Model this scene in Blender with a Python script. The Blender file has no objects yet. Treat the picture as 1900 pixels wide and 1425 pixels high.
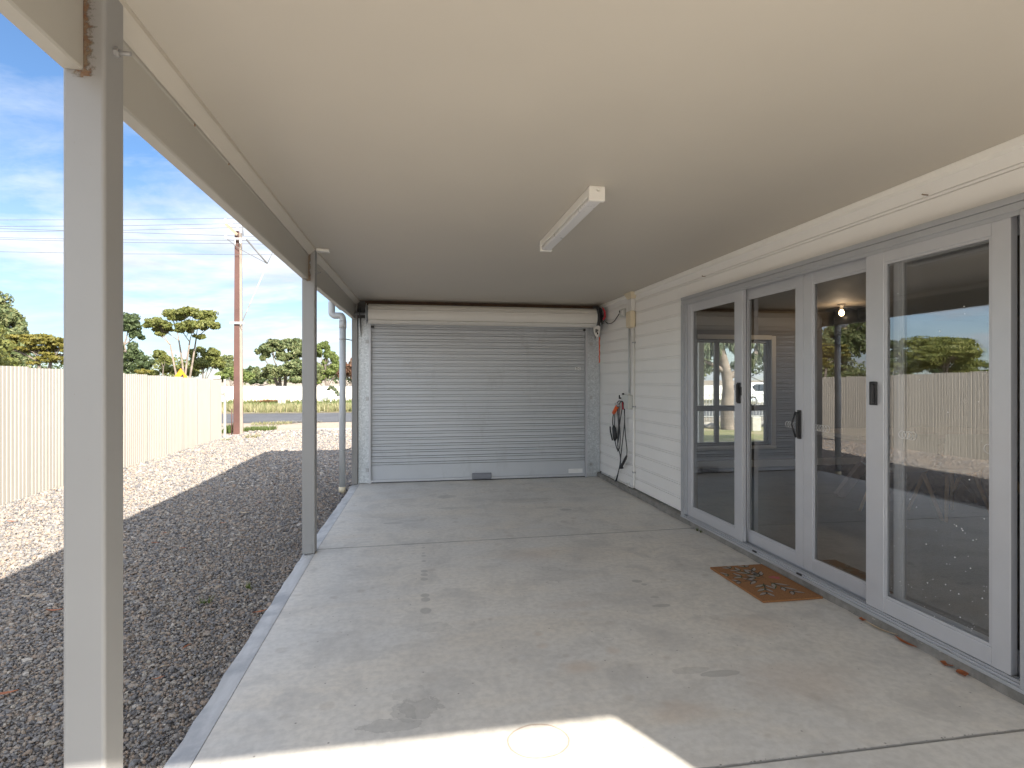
import bpy, bmesh, math, random
import numpy as np
from mathutils import Vector, Matrix
random.seed(7); rng = np.random.default_rng(7)
R = math.radians
scene = bpy.context.scene
COL = scene.collection

# ------------------------------------------------------------------ camera
F = 1035.0; VX = 773.0; HY = 704.0; CH = 1.40
TH = math.atan((950-VX)/F); CT, ST = math.cos(TH), math.sin(TH)
def at(px, py, Y):
    "photo pixel at depth Y -> world point"
    a = (px-950)/F; b = -(py-HY)/F
    t = Y/(-a*ST+CT)
    return Vector(((a*CT+ST)*t, Y, CH+b*t))
cam = bpy.data.cameras.new('camera'); cam.sensor_width = 36; cam.lens = 36*F/1900
cam.shift_y = -8.5/1900; cam.clip_start = 0.05; cam.clip_end = 2000
co = bpy.data.objects.new('camera', cam); COL.objects.link(co)
co.location = (0, 0, CH); co.rotation_euler = (R(90), 0, -TH)
scene.camera = co

# ------------------------------------------------------------------ materials
class NT:
    def __init__(s, name):
        s.m = bpy.data.materials.new(name); s.m.use_nodes = True
        s.t = s.m.node_tree; s.n = s.t.nodes; s.n.clear()
        s.out = s.n.new('ShaderNodeOutputMaterial')
    def add(s, typ, **kw):
        n = s.n.new(typ)
        for k, v in kw.items():
            if k.startswith('i_'):
                k = k[2:]
                key = int(k) if k.isdigit() else k.replace('_', ' ')
                if isinstance(v, bpy.types.NodeSocket): s.t.links.new(v, n.inputs[key])
                else: n.inputs[key].default_value = v
            else: setattr(n, k, v)
        return n
    def link(s, a, b): s.t.links.new(a, b)
    def coord(s, kind='Object', scale=(1,1,1)):
        c = s.add('ShaderNodeTexCoord')
        mp = s.add('ShaderNodeMapping'); s.link(c.outputs[kind], mp.inputs[0]); mp.inputs['Scale'].default_value = scale
        return mp.outputs[0]
    def noise(s, vec, scale, detail=4, rough=.55, dist=0):
        n = s.add('ShaderNodeTexNoise', i_Scale=scale, i_Detail=detail, i_Roughness=rough, i_Distortion=dist)
        s.link(vec, n.inputs['Vector']); return n.outputs['Fac']
    def ramp(s, fac, stops, interp='LINEAR'):
        r = s.add('ShaderNodeValToRGB'); r.color_ramp.interpolation = interp
        e = r.color_ramp.elements
        while len(e) < len(stops): e.new(.5)
        for el, (p, c) in zip(e, stops):
            el.position = p; el.color = (c[0], c[1], c[2], 1) if not isinstance(c, (int, float)) else (c, c, c, 1)
        s.link(fac, r.inputs[0]); return r.outputs[0]
    def mix(s, fac, a, b, mode='MIX'):
        n = s.add('ShaderNodeMix', data_type='RGBA', blend_type=mode)
        for sock, v in ((n.inputs[0], fac), (n.inputs[6], a), (n.inputs[7], b)):
            if isinstance(v, bpy.types.NodeSocket): s.link(v, sock)
            else: sock.default_value = v if isinstance(v, (int, float)) else (*v[:3], 1)
        return n.outputs[2]
    def math(s, op, a, b=0., c=0., clamp=False):
        n = s.add('ShaderNodeMath', operation=op, use_clamp=clamp)
        for i, v in enumerate((a, b, c)):
            if isinstance(v, bpy.types.NodeSocket): s.link(v, n.inputs[i])
            else: n.inputs[i].default_value = v
        return n.outputs[0]
    def bump(s, h, strength=.3, dist=.01):
        n = s.add('ShaderNodeBump', i_Strength=strength, i_Distance=dist); s.link(h, n.inputs['Height']); return n.outputs[0]
    def bsdf(s, color, rough=.5, metal=0., normal=None, spec=None, **kw):
        b = s.add('ShaderNodeBsdfPrincipled')
        for k, v in (('Base Color', color), ('Roughness', rough), ('Metallic', metal)):
            if isinstance(v, bpy.types.NodeSocket): s.link(v, b.inputs[k])
            else: b.inputs[k].default_value = v if isinstance(v, (int, float)) else (*v[:3], 1)
        if normal is not None: s.link(normal, b.inputs['Normal'])
        if spec is not None: b.inputs['Specular IOR Level'].default_value = spec
        s.b = b
        s.link(b.outputs[0], s.out.inputs[0]); return b

def paint(name, col, rough=.5, var=.06, scale=3, metal=0., bump=.03, bscale=60, dirt=None):
    t = NT(name); v = t.coord()
    n = t.noise(v, scale, 5, .6)
    c = t.mix(t.ramp(n, [(.3, 0), (.75, 1)]), [x*(1-var) for x in col], [min(1, x*(1+var)) for x in col])
    if dirt:
        d = t.noise(t.coord(scale=(1,1,.35)), 5, 8, .7)
        c = t.mix(t.ramp(d, [(.56, 0), (.72, .45)]), c, dirt)
    t.bsdf(c, t.math('ADD', t.math('MULTIPLY', n, .2), rough-.1), metal, t.bump(t.noise(v, bscale, 3), bump, .004))
    return t.m

M = {}
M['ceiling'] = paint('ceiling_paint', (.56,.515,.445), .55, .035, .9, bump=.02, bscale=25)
M['white'] = paint('white_trim', (.84,.82,.77), .45, .03)
M['clad'] = paint('cladding_paint', (.87,.86,.835), .5, .025, 1.7, bump=.05, bscale=40)
M['cream'] = paint('cream_plastic', (.72,.63,.46), .35, .02)
M['whiteplastic'] = paint('white_plastic', (.80,.79,.76), .3, .02)
M['greyplastic'] = paint('grey_plastic', (.60,.61,.58), .35, .02)
M['greypipe'] = paint('grey_pipe', (.52,.54,.55), .4, .03)
M['alu'] = paint('pearl_aluminium', (.52,.53,.56), .35, .03, 6, metal=.25, bump=.01)
M['aluframe'] = paint('frame_aluminium', (.42,.435,.46), .38, .03, 6, metal=.25, bump=.01)
M['aludark'] = paint('shadowed_track', (.16,.165,.18), .4, .03)
M['roller'] = paint('roller_steel', (.50,.52,.55), .42, .05, 1.5, metal=.15, bump=.015, dirt=(.36,.37,.38))
M['drum'] = paint('roller_back', (.78,.76,.71), .45, .04, 2, bump=.01)
M['pelmet'] = paint('roller_back_tan', (.55,.49,.41), .45, .04, 2)
M['black'] = paint('black_plastic', (.018,.018,.02), .4, .1)
M['rubber'] = paint('black_rubber', (.03,.032,.036), .55, .1)
M['red'] = paint('red_cord', (.55,.03,.05), .5, .05)
M['orange'] = paint('orange_plug', (.85,.13,.02), .4, .04)
M['darkgrey'] = paint('lock_plate_grey', (.20,.21,.24), .45, .08)
M['timber'] = paint('brown_lintel', (.10,.055,.03), .6, .3, 9)
M['rust'] = paint('rusty_steel', (.22,.09,.05), .7, .4, 30)
M['darkframe'] = paint('dark_window_frame', (.10,.095,.09), .4, .05)
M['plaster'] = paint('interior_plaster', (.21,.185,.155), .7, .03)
M['legwood'] = paint('honey_timber', (.82,.52,.24), .45, .15, 20)
M['palewood'] = paint('whitewashed_timber', (.50,.40,.35), .5, .12, 14)
M['label'] = paint('label_white', (.78,.78,.78), .4, .02)
M['ink'] = paint('label_ink', (.12,.12,.13), .5, .02)
M['chrome'] = paint('chrome', (.7,.7,.7), .2, .02, metal=1)
M['decal'] = paint('decal_white', (.85,.85,.85), .5, .01)
M['screw'] = paint('screw_rusty', (.25,.16,.10), .6, .3, 30)
M['shell'] = paint('chair_shell', (.70,.69,.67), .4, .02)
M['tyre'] = paint('tyre', (.03,.03,.03), .7, .1)
M['carwhite'] = paint('car_white', (.80,.81,.82), .2, .02)
M['carglass'] = paint('car_glass', (.02,.025,.03), .08, .02)
M['taillight'] = paint('tail_light', (.45,.02,.02), .2, .05)
M['signorange'] = paint('sign_orange', (.62,.24,.015), .5, .04)
M['steelpole'] = paint('galvanised_pole', (.45,.46,.47), .45, .05, metal=.4)
M['brownsteel'] = paint('red_brown_steel', (.085,.038,.03), .65, .25, 2)
M['poleconcrete'] = paint('pole_concrete', (.42,.35,.28), .8, .15, 3)
M['wire'] = paint('wire', (.10,.10,.10), .5, .02)
M['woodgrey'] = paint('weathered_timber', (.30,.22,.16), .8, .2, 5)
M['farfence'] = paint('far_fence_sheet', (.78,.76,.70), .5, .04, .4)
M['picket'] = paint('picket_steel', (.30,.30,.30), .5, .1)
M['guide'] = paint('guide_post', (.40,.385,.345), .6, .25, 8)
M['rock'] = paint('garden_rock', (.34,.31,.28), .85, .25, 3)
M['gravelleaf'] = paint('dry_leaf', (.34,.11,.04), .6, .3, 20)
M['paleleaf'] = paint('bleached_leaf', (.50,.40,.28), .6, .2, 20)

# post / beam paint with rust where the beam is welded on
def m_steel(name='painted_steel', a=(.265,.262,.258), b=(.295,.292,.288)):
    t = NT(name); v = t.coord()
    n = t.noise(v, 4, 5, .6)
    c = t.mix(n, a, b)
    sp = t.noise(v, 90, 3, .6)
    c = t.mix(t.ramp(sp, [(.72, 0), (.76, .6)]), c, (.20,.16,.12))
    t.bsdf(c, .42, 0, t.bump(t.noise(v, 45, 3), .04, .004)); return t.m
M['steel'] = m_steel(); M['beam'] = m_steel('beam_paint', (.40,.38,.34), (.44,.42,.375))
def m_ruststain():
    t = NT('rust_stain'); v = t.coord()
    n = t.noise(v, 38, 8, .72)
    c = t.mix(t.ramp(n, [(.42, 0), (.66, 1)]), (.24,.19,.13), (.17,.07,.03))
    c = t.mix(t.ramp(t.noise(v, 70, 5, .7), [(.60, 0), (.68, 1)]), c, (.07,.03,.02))
    b = t.bsdf(c, .7, 0, t.bump(n, .3, .004))
    sx = t.add('ShaderNodeSeparateXYZ'); t.link(t.coord(), sx.inputs[0])
    g = t.math('MULTIPLY', t.math('ABSOLUTE', t.math('ADD', sx.outputs[0], .004)), 11.)     # thins out away from the weld
    al = t.ramp(t.math('SUBTRACT', t.noise(v, 55, 7, .7), g), [(.26, 0), (.42, .9)])
    tr = t.add('ShaderNodeBsdfTransparent'); mx = t.add('ShaderNodeMixShader'); t.link(al, mx.inputs[0]); t.link(tr.outputs[0], mx.inputs[1]); t.link(b.outputs[0], mx.inputs[2]); t.link(mx.outputs[0], t.out.inputs[0])
    return t.m
M['ruststain'] = m_ruststain()
def m_galv():
    t = NT('galvanised_steel'); v = t.coord()
    vo = t.add('ShaderNodeTexVoronoi', i_Scale=60.); t.link(v, vo.inputs['Vector'])
    c = t.mix(vo.outputs['Color'], (.42,.45,.48), (.66,.69,.72))
    c = t.mix(t.ramp(t.noise(t.coord(scale=(1,1,.2)), 9, 6, .7), [(.45, 0), (.7, .5)]), c, (.36,.38,.40))
    t.bsdf(c, .42, .55); return t.m
M['galv'] = m_galv()
def m_galvdark():
    t = NT('dull_galvanised'); v = t.coord()
    n = t.noise(v, 40, 5, .7)
    t.bsdf(t.mix(n, (.05,.05,.05), (.16,.16,.16)), .6, .3); return t.m
M['galvdark'] = m_galvdark()

def m_fence():
    t = NT('cream_fence_sheet'); v = t.coord()
    n = t.noise(t.coord(scale=(1,1,.25)), 1.3, 6, .65)
    c = t.mix(t.ramp(n, [(.35, 0), (.7, 1)]), (.315,.29,.253), (.355,.328,.288))
    t.bsdf(c, .45); return t.m
M['fence'] = m_fence()

def m_glass():
    t = NT('tinted_glass')
    tr = t.add('ShaderNodeBsdfTransparent'); tr.inputs[0].default_value = (.82,.83,.82,1)
    gl = t.add('ShaderNodeBsdfGlossy', i_Roughness=.0); gl.inputs[0].default_value = (.97,.98,1,1)
    v = t.coord(scale=(1,1,1))
    gl_n = t.bump(t.noise(v, 2.3, 2, .5), .02, .01); t.link(gl_n, gl.inputs['Normal'])
    lw = t.add('ShaderNodeNewGeometry'); dt = t.add('ShaderNodeVectorMath', operation='DOT_PRODUCT'); t.link(lw.outputs['Incoming'], dt.inputs[0]); t.link(lw.outputs['Normal'], dt.inputs[1])
    g = t.math('SUBTRACT', 1., t.math('ABSOLUTE', dt.outputs['Value']), clamp=True)
    f = t.math('MULTIPLY_ADD', t.math('POWER', g, 4.), .80, .21, clamp=True)
    mx = t.add('ShaderNodeMixShader'); t.link(f, mx.inputs[0]); t.link(tr.outputs[0], mx.inputs[1]); t.link(gl.outputs[0], mx.inputs[2])
    t.link(mx.outputs[0], t.out.inputs[0]); return t.m
M['glass'] = m_glass()
def m_clear():
    t = NT('clear_glass')
    tr = t.add('ShaderNodeBsdfTransparent'); tr.inputs[0].default_value = (.93,.95,.94,1)
    gl = t.add('ShaderNodeBsdfGlossy', i_Roughness=.0)
    fr = t.add('ShaderNodeFresnel', i_IOR=1.45)
    mx = t.add('ShaderNodeMixShader'); t.link(fr.outputs[0], mx.inputs[0]); t.link(tr.outputs[0], mx.inputs[1]); t.link(gl.outputs[0], mx.inputs[2])
    t.link(mx.outputs[0], t.out.inputs[0]); return t.m
M['clear'] = m_clear()

# ------------------------------------------------ concrete with its own stains
def m_concrete():
    t = NT('trowelled_concrete'); v = t.coord()
    big = t.noise(v, .75, 5, .6, .4); mid = t.noise(v, 3.2, 6, .62, .6); fine = t.noise(v, 28, 5, .6)
    c = t.mix(t.ramp(big, [(.36, 0), (.64, 1)]), (.62,.612,.59), (.71,.672,.605))
    c = t.mix(t.ramp(t.noise(t.coord(scale=(.35,1.2,1)), 2.2, 6, .62, .5), [(.48, 0), (.66, .55)]), c, (.68,.62,.53))
    c = t.mix(t.ramp(mid, [(.48, 0), (.68, .75)]), c, (.50,.485,.46))
    c = t.mix(t.ramp(fine, [(.36, .34), (.60, 0)]), c, (.40,.39,.365))
    st = t.noise(t.coord(scale=(2.2,11,1)), 2.6, 7, .68, .8)
    c = t.mix(t.ramp(st, [(.52, 0), (.68, .14)]), c, (.45,.42,.38))
    # blotchy leaf-tannin specks
    vo = t.add('ShaderNodeTexVoronoi', i_Scale=7.5, i_Randomness=1.); t.link(t.mix(.12, v, t.add('ShaderNodeTexNoise', i_Scale=6.).outputs['Color']), vo.inputs['Vector'])
    rnd = t.add('ShaderNodeSeparateColor'); t.link(vo.outputs['Color'], rnd.inputs[0])
    d = t.math('SUBTRACT', vo.outputs['Distance'], t.math('MULTIPLY', rnd.outputs[0], .20))
    keep = t.math('GREATER_THAN', rnd.outputs[1], .35)
    spot = t.math('MULTIPLY', t.ramp(d, [(.0, 1), (.09, 0)]), t.math('MULTIPLY', keep, t.math('MULTIPLY', rnd.outputs[2], .36)))
    c = t.mix(spot, c, (.23,.17,.12))
    vs = t.add('ShaderNodeTexVoronoi', i_Scale=27., i_Randomness=1.); t.link(v, vs.inputs['Vector'])
    r2 = t.add('ShaderNodeSeparateColor'); t.link(vs.outputs['Color'], r2.inputs[0])
    sp2 = t.math('MULTIPLY', t.ramp(vs.outputs['Distance'], [(.06, 1), (.16, 0)]), t.math('MULTIPLY', t.math('GREATER_THAN', r2.outputs[0], .80), t.math('MULTIPLY', r2.outputs[2], .75)))
    c = t.mix(sp2, c, (.12,.10,.09))
    nz = t.add('ShaderNodeTexNoise', i_Scale=8.5, i_Detail=8., i_Roughness=.66); t.link(v, nz.inputs['Vector'])
    sub = t.add('ShaderNodeVectorMath', operation='SUBTRACT'); t.link(nz.outputs['Color'], sub.inputs[0]); sub.inputs[1].default_value = (.5,.5,.5)
    def blob(x, y, rx, ry, wob, soft):
        s = t.add('ShaderNodeVectorMath', operation='SUBTRACT'); t.link(v, s.inputs[0]); s.inputs[1].default_value = (x, y, 0)
        m = t.add('ShaderNodeVectorMath', operation='MULTIPLY'); t.link(s.outputs[0], m.inputs[0]); m.inputs[1].default_value = (1/rx, 1/ry, 0)
        w = t.add('ShaderNodeVectorMath', operation='MULTIPLY_ADD'); t.link(sub.outputs[0], w.inputs[0]); w.inputs[1].default_value = (wob, wob, 0); t.link(m.outputs[0], w.inputs[2])
        l = t.add('ShaderNodeVectorMath', operation='LENGTH'); t.link(w.outputs[0], l.inputs[0])
        return l.outputs['Value'], soft
    def stain(c, x, y, rx, ry, k, col=(.30,.295,.28), wob=.8, soft=.08, rim=.0):
        l, _ = blob(x, y, rx, ry, wob, soft)
        mr = t.add('ShaderNodeMapRange', interpolation_type='SMOOTHSTEP'); t.link(l, mr.inputs[0])
        mr.inputs[1].default_value = 1.; mr.inputs[2].default_value = 1-soft; mr.inputs[3].default_value = 0; mr.inputs[4].default_value = k
        c = t.mix(mr.outputs[0], c, col)
        if rim:
            a = t.math('ABSOLUTE', t.math('SUBTRACT', l, .97)); rr = t.ramp(a, [(0, rim), (.06, 0)])
            c = t.mix(rr, c, (.13,.12,.11))
        return c
    for y, r in ((4.48,.022),(4.35,.02),(4.12,.03),(4.05,.03),(3.96,.03),(3.66,.035),(3.59,.035),(3.42,.042),(4.55,.016),(4.70,.018)):
        c = stain(c, .055, y, r*.95, r*1.1, .55, wob=.9, soft=.2)
    for s in ((.02,2.42,.085,.07,.34,2.6,.3),(-.10,2.31,.11,.04,.30,2.8,.3),(-.05,2.40,.05,.07,.28,2.4,.2),(-.02,2.53,.09,.06,.14,2.6,.15),(.10,3.18,.10,.055,.16,2.,.2),
              (1.42,2.45,.10,.028,.45,1.2,.3),(1.30,2.50,.09,.03,.25,1.4,.2),(1.50,3.25,.06,.022,.55,1.2,.2),(1.51,3.38,.03,.018,.5,.8,.1),
              (1.51,3.67,.035,.03,.55,.8,.1),(1.53,3.60,.02,.02,.55,.8,.1),(1.58,5.82,.07,.045,.5,1.2,0),(1.40,5.95,.17,.05,.25,1.6,0),
              (.36,6.70,.12,.09,.35,.5,0),(-.22,5.55,.10,.035,.45,1.4,0),(-.05,5.62,.16,.03,.3,1.6,0),(1.25,6.35,.30,.14,.26,1.6,0),
              (.40,6.1,.2,.05,.25,1.6,0)):
        c = stain(c, s[0], s[1], s[2], s[3], s[4], wob=s[5], rim=s[6])
    for s in ((1.35,4.35,.30,.40,.26),(1.42,3.45,.24,.35,.26),(1.33,2.85,.26,.25,.32),(1.05,3.1,.20,.16,.22),(.10,4.3,.10,.6,.20),(.35,3.0,.35,.30,.12),
              (.62,6.4,.45,.25,.20),(1.0,5.9,.30,.30,.18),(-.1,5.6,.35,.3,.16),(.9,4.9,.5,.3,.10),(.1,2.7,.3,.25,.15),(.9,2.55,.25,.10,.16),(-.35,3.6,.3,.8,.12)):
        c = stain(c, *s, col=(.38,.37,.36), wob=1.6, soft=.95)
    for s in ((.78,2.62,.14,.09,.40),(1.0,2.75,.05,.06,.30),(.65,2.86,.05,.05,.3),(.66,3.0,.04,.04,.3),(.9,4.35,.35,.22,.22),(1.75,2.35,.4,.25,.24),(.95,3.35,.3,.1,.16),(1.1,2.2,.2,.1,.3),(1.9,2.9,.3,.2,.2)):
        c = stain(c, *s, col=(.50,.38,.29), wob=1.3, soft=.8)
    l, _ = blob(.465, 2.115, .125, .105, .16, 0)
    a = t.math('ABSOLUTE', t.math('SUBTRACT', l, .95))
    c = t.mix(t.ramp(a, [(0, .75), (.06, 0)]), c, (.28,.17,.11))
    for (x, y, rx, ry) in ((.93,3.75,.045,.035),(1.85,5.0,.05,.035),(1.0,4.0,.05,.03),(1.02,2.88,.03,.02)):
        l, _ = blob(x, y, rx, ry, .5, 0); a = t.math('ABSOLUTE', t.math('SUBTRACT', l, .9))
        c = t.mix(t.ramp(a, [(0, .45), (.10, 0)]), c, (.24,.22,.19))
    sx = t.add('ShaderNodeSeparateXYZ'); t.link(v, sx.inputs[0])      # dirt gathered along the two cut joints
    wob = t.math('MULTIPLY', t.math('SUBTRACT', nz.outputs['Fac'], .5), .012)
    for j0, sl_, wd_, k_ in ((4.80+.09*.8/3.4, .09/3.4, .009, .75), (1.87-.02*.8/3.4, -.02/3.4, .010, .6)):
        dy = t.math('ABSOLUTE', t.math('ADD', wob, t.math('SUBTRACT', sx.outputs[1], t.math('MULTIPLY_ADD', sx.outputs[0], sl_, j0))))
        c = t.mix(t.ramp(t.math('DIVIDE', dy, wd_), [(.5, k_), (1., 0)]), c, (.10,.095,.085))
    ro = t.math('ADD', t.math('MULTIPLY', mid, .25), .38)
    h = t.math('ADD', t.math('MULTIPLY', mid, .5), t.math('MULTIPLY', fine, .15))
    t.bsdf(c, ro, 0, t.bump(h, .12, .006), spec=.4); return t.m
M['concrete'] = m_concrete()
def m_band():
    t = NT('float_finished_edge'); v = t.coord(scale=(6,1,1))
    n = t.noise(v, 2.2, 6, .6)
    c = t.mix(t.ramp(n, [(.38, 0), (.68, 1)]), (.41,.41,.41), (.55,.555,.56))
    c = t.mix(t.ramp(t.noise(t.coord(), 3, 6, .65), [(.48, 0), (.62, .85)]), c, (.29,.30,.32))
    t.bsdf(c, .5, 0, t.bump(n, .12, .005)); return t.m
M['band'] = m_band()
def m_kerb():
    t = NT('rough_footing'); v = t.coord()
    n = t.noise(v, 9, 7, .7)
    c = t.mix(t.ramp(n, [(.3, 0), (.7, 1)]), (.15,.145,.13), (.30,.29,.27))
    c = t.mix(t.ramp(t.noise(t.coord(scale=(1,1,2.5)), 14, 5, .65), [(.64, 0), (.69, .85)]), c, (.62,.58,.50))
    t.bsdf(c, .85, 0, t.bump(t.noise(v, 30, 6, .7), .6, .012)); return t.m
M['kerb'] = m_kerb()
def m_ground(name, a, b, sc=1.2, b2=None, bump=.4):
    t = NT(name); v = t.coord()
    n = t.noise(v, sc, 8, .65)
    c = t.mix(t.ramp(n, [(.35, 0), (.65, 1)]), a, b)
    f = t.noise(v, sc*22, 4, .6)
    c = t.mix(t.ramp(f, [(.3, .5), (.6, 0)]), c, [x*.5 for x in a])
    if b2: c = t.mix(t.ramp(t.noise(v, sc*.45, 6, .7), [(.48, 0), (.6, 1)]), c, b2)
    t.bsdf(c, .9, 0, t.bump(f, bump, .03)); return t.m
M['dirt'] = m_ground('dry_earth', (.30,.24,.18), (.38,.32,.255), .6)
M['verge'] = m_ground('dry_verge', (.20,.17,.10), (.25,.215,.14), .5, (.12,.13,.065))
M['lawn'] = m_ground('front_lawn', (.18,.19,.07), (.26,.24,.11), .9, (.34,.28,.17))
M['road'] = m_ground('asphalt', (.075,.077,.085), (.10,.102,.112), .8, bump=.15)
M['path'] = m_ground('pale_path', (.40,.36,.32), (.48,.44,.39), .8)
def m_gravelbase():
    t = NT('gravel_bed'); v = t.coord()
    vo = t.add('ShaderNodeTexVoronoi', i_Scale=42., i_Randomness=1.); t.link(v, vo.inputs['Vector'])
    s = t.add('ShaderNodeSeparateColor'); t.link(vo.outputs['Color'], s.inputs[0])
    c = t.ramp(s.outputs[0], [(0, (.22,.21,.21)), (.3, (.32,.30,.29)), (.55, (.42,.36,.31)), (.8, (.50,.44,.39)), (1, (.60,.55,.51))])
    t.bsdf(c, .85, 0, t.bump(t.ramp(vo.outputs['Distance'], [(0, 1), (.7, 0)]), .9, .02)); return t.m
M['gravelbase'] = m_gravelbase()
def m_stone():
    t = NT('crushed_stone'); g = t.add('ShaderNodeNewGeometry')
    rp = g.outputs['Random Per Island']
    c = t.ramp(rp, [(0, (.11,.106,.108)), (.2, (.175,.17,.175)), (.42, (.245,.222,.20)), (.58, (.30,.225,.17)), (.72, (.34,.285,.23)), (.86, (.215,.215,.22)), (.95, (.37,.33,.275)), (1, (.46,.42,.38))])
    n = t.noise(t.coord(), 120, 4, .6)
    c = t.mix(t.ramp(n, [(.3, .4), (.6, 0)]), c, (.10,.09,.085))
    t.bsdf(c, .8); return t.m
M['stone'] = m_stone()
def m_leaf(name, cols, trans=.30):
    t = NT(name); g = t.add('ShaderNodeNewGeometry')
    k = len(cols)
    c = t.ramp(g.outputs['Random Per Island'], [(i/(k-1), cc) for i, cc in enumerate(cols)])
    b = t.bsdf(c, .55, spec=.3)
    tl = t.add('ShaderNodeBsdfTranslucent'); t.link(c, tl.inputs[0])
    mx = t.add('ShaderNodeMixShader', i_0=trans); t.link(b.outputs[0], mx.inputs[1]); t.link(tl.outputs[0], mx.inputs[2])
    t.link(mx.outputs[0], t.out.inputs[0]); return t.m
M['leaf_olive'] = m_leaf('foliage_olive', [(0.085,0.101,0.028), (0.135,0.153,0.039), (0.193,0.193,0.057), (0.113,0.135,0.045)])
M['leaf_gum'] = m_leaf('foliage_gum', [(0.068,0.096,0.039), (0.124,0.158,0.068), (0.193,0.215,0.096), (0.158,0.158,0.068)])
M['leaf_dark'] = m_leaf('foliage_dark', [(0.041,0.064,0.029), (0.070,0.099,0.041), (0.105,0.134,0.059)])
M['leaf_grey'] = m_leaf('foliage_greygreen', [(0.080,0.110,0.071), (0.131,0.161,0.101), (0.181,0.200,0.120), (0.110,0.120,0.060)])
M['leaf_yellow'] = m_leaf('foliage_yellowgreen', [(0.101,0.101,0.021), (0.161,0.144,0.030), (0.219,0.185,0.043), (0.092,0.101,0.026)])
M['leaf_lime'] = m_leaf('foliage_lime', [(0.092,0.131,0.039), (0.147,0.186,0.054), (0.194,0.225,0.077)])
M['leaf_red'] = m_leaf('foliage_rusty', [(0.136,0.068,0.043), (0.186,0.105,0.068), (0.105,0.068,0.037)])
M['grass_dry'] = m_leaf('grass_dry', [(.27,.24,.13), (.32,.29,.17), (.20,.20,.09), (.15,.18,.07)], .2)
M['grass_green'] = m_leaf('grass_green', [(0.062,0.099,0.025), (0.099,0.136,0.037), (0.136,0.161,0.056)], .2)
M['grass_rust'] = m_leaf('grass_rust', [(0.198,0.099,0.050), (0.260,0.136,0.068), (0.174,0.112,0.056)], .2)
M['bark'] = paint('grey_bark', (.15,.125,.105), .85, .3, 3, bump=.3, bscale=12)
M['barkpale'] = paint('pale_gum_bark', (.21,.17,.14), .8, .5, 2.5, bump=.15, bscale=9)
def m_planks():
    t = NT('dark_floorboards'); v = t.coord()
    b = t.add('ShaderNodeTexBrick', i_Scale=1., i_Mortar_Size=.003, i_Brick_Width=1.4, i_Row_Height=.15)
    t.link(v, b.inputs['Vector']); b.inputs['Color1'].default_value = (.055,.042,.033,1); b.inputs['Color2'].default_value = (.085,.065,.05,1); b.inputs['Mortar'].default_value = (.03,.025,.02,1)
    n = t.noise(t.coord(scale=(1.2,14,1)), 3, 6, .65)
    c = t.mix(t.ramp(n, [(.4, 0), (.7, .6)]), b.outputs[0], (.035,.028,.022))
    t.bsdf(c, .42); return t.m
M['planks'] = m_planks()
def m_coir():
    t = NT('coir'); v = t.coord()
    n = t.noise(v, 240, 4, .7)
    c = t.mix(t.ramp(n, [(.3, 0), (.7, 1)]), (.19,.08,.03), (.45,.22,.085))
    t.bsdf(c, .95, 0, t.bump(n, 1, .006)); return t.m
M['coir'] = m_coir()
def m_coirdye(name, a, b):
    t = NT(name); v = t.coord(); n = t.noise(v, 200, 4, .7)
    t.bsdf(t.mix(t.ramp(n, [(.35, 0), (.65, 1)]), a, b), .95, 0, t.bump(n, 1, .006)); return t.m
M['dyeblack'] = m_coirdye('coir_black', (.025,.025,.02), (.10,.09,.06))
M['dyegrey'] = m_coirdye('coir_grey', (.25,.21,.18), (.47,.41,.36))
M['dyegreen'] = m_coirdye('coir_green', (.03,.055,.02), (.09,.12,.04))
M['dyepink'] = m_coirdye('coir_pink', (.40,.07,.09), (.52,.17,.13))
def m_bulb():
    t = NT('lit_bulb'); e = t.add('ShaderNodeEmission', i_Strength=9.); e.inputs[0].default_value = (1,.62,.30,1)
    t.link(e.outputs[0], t.out.inputs[0]); return t.m
M['bulb'] = m_bulb()
M['diffuser'] = paint('light_diffuser', (.74,.73,.72), .3, .01)

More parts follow.
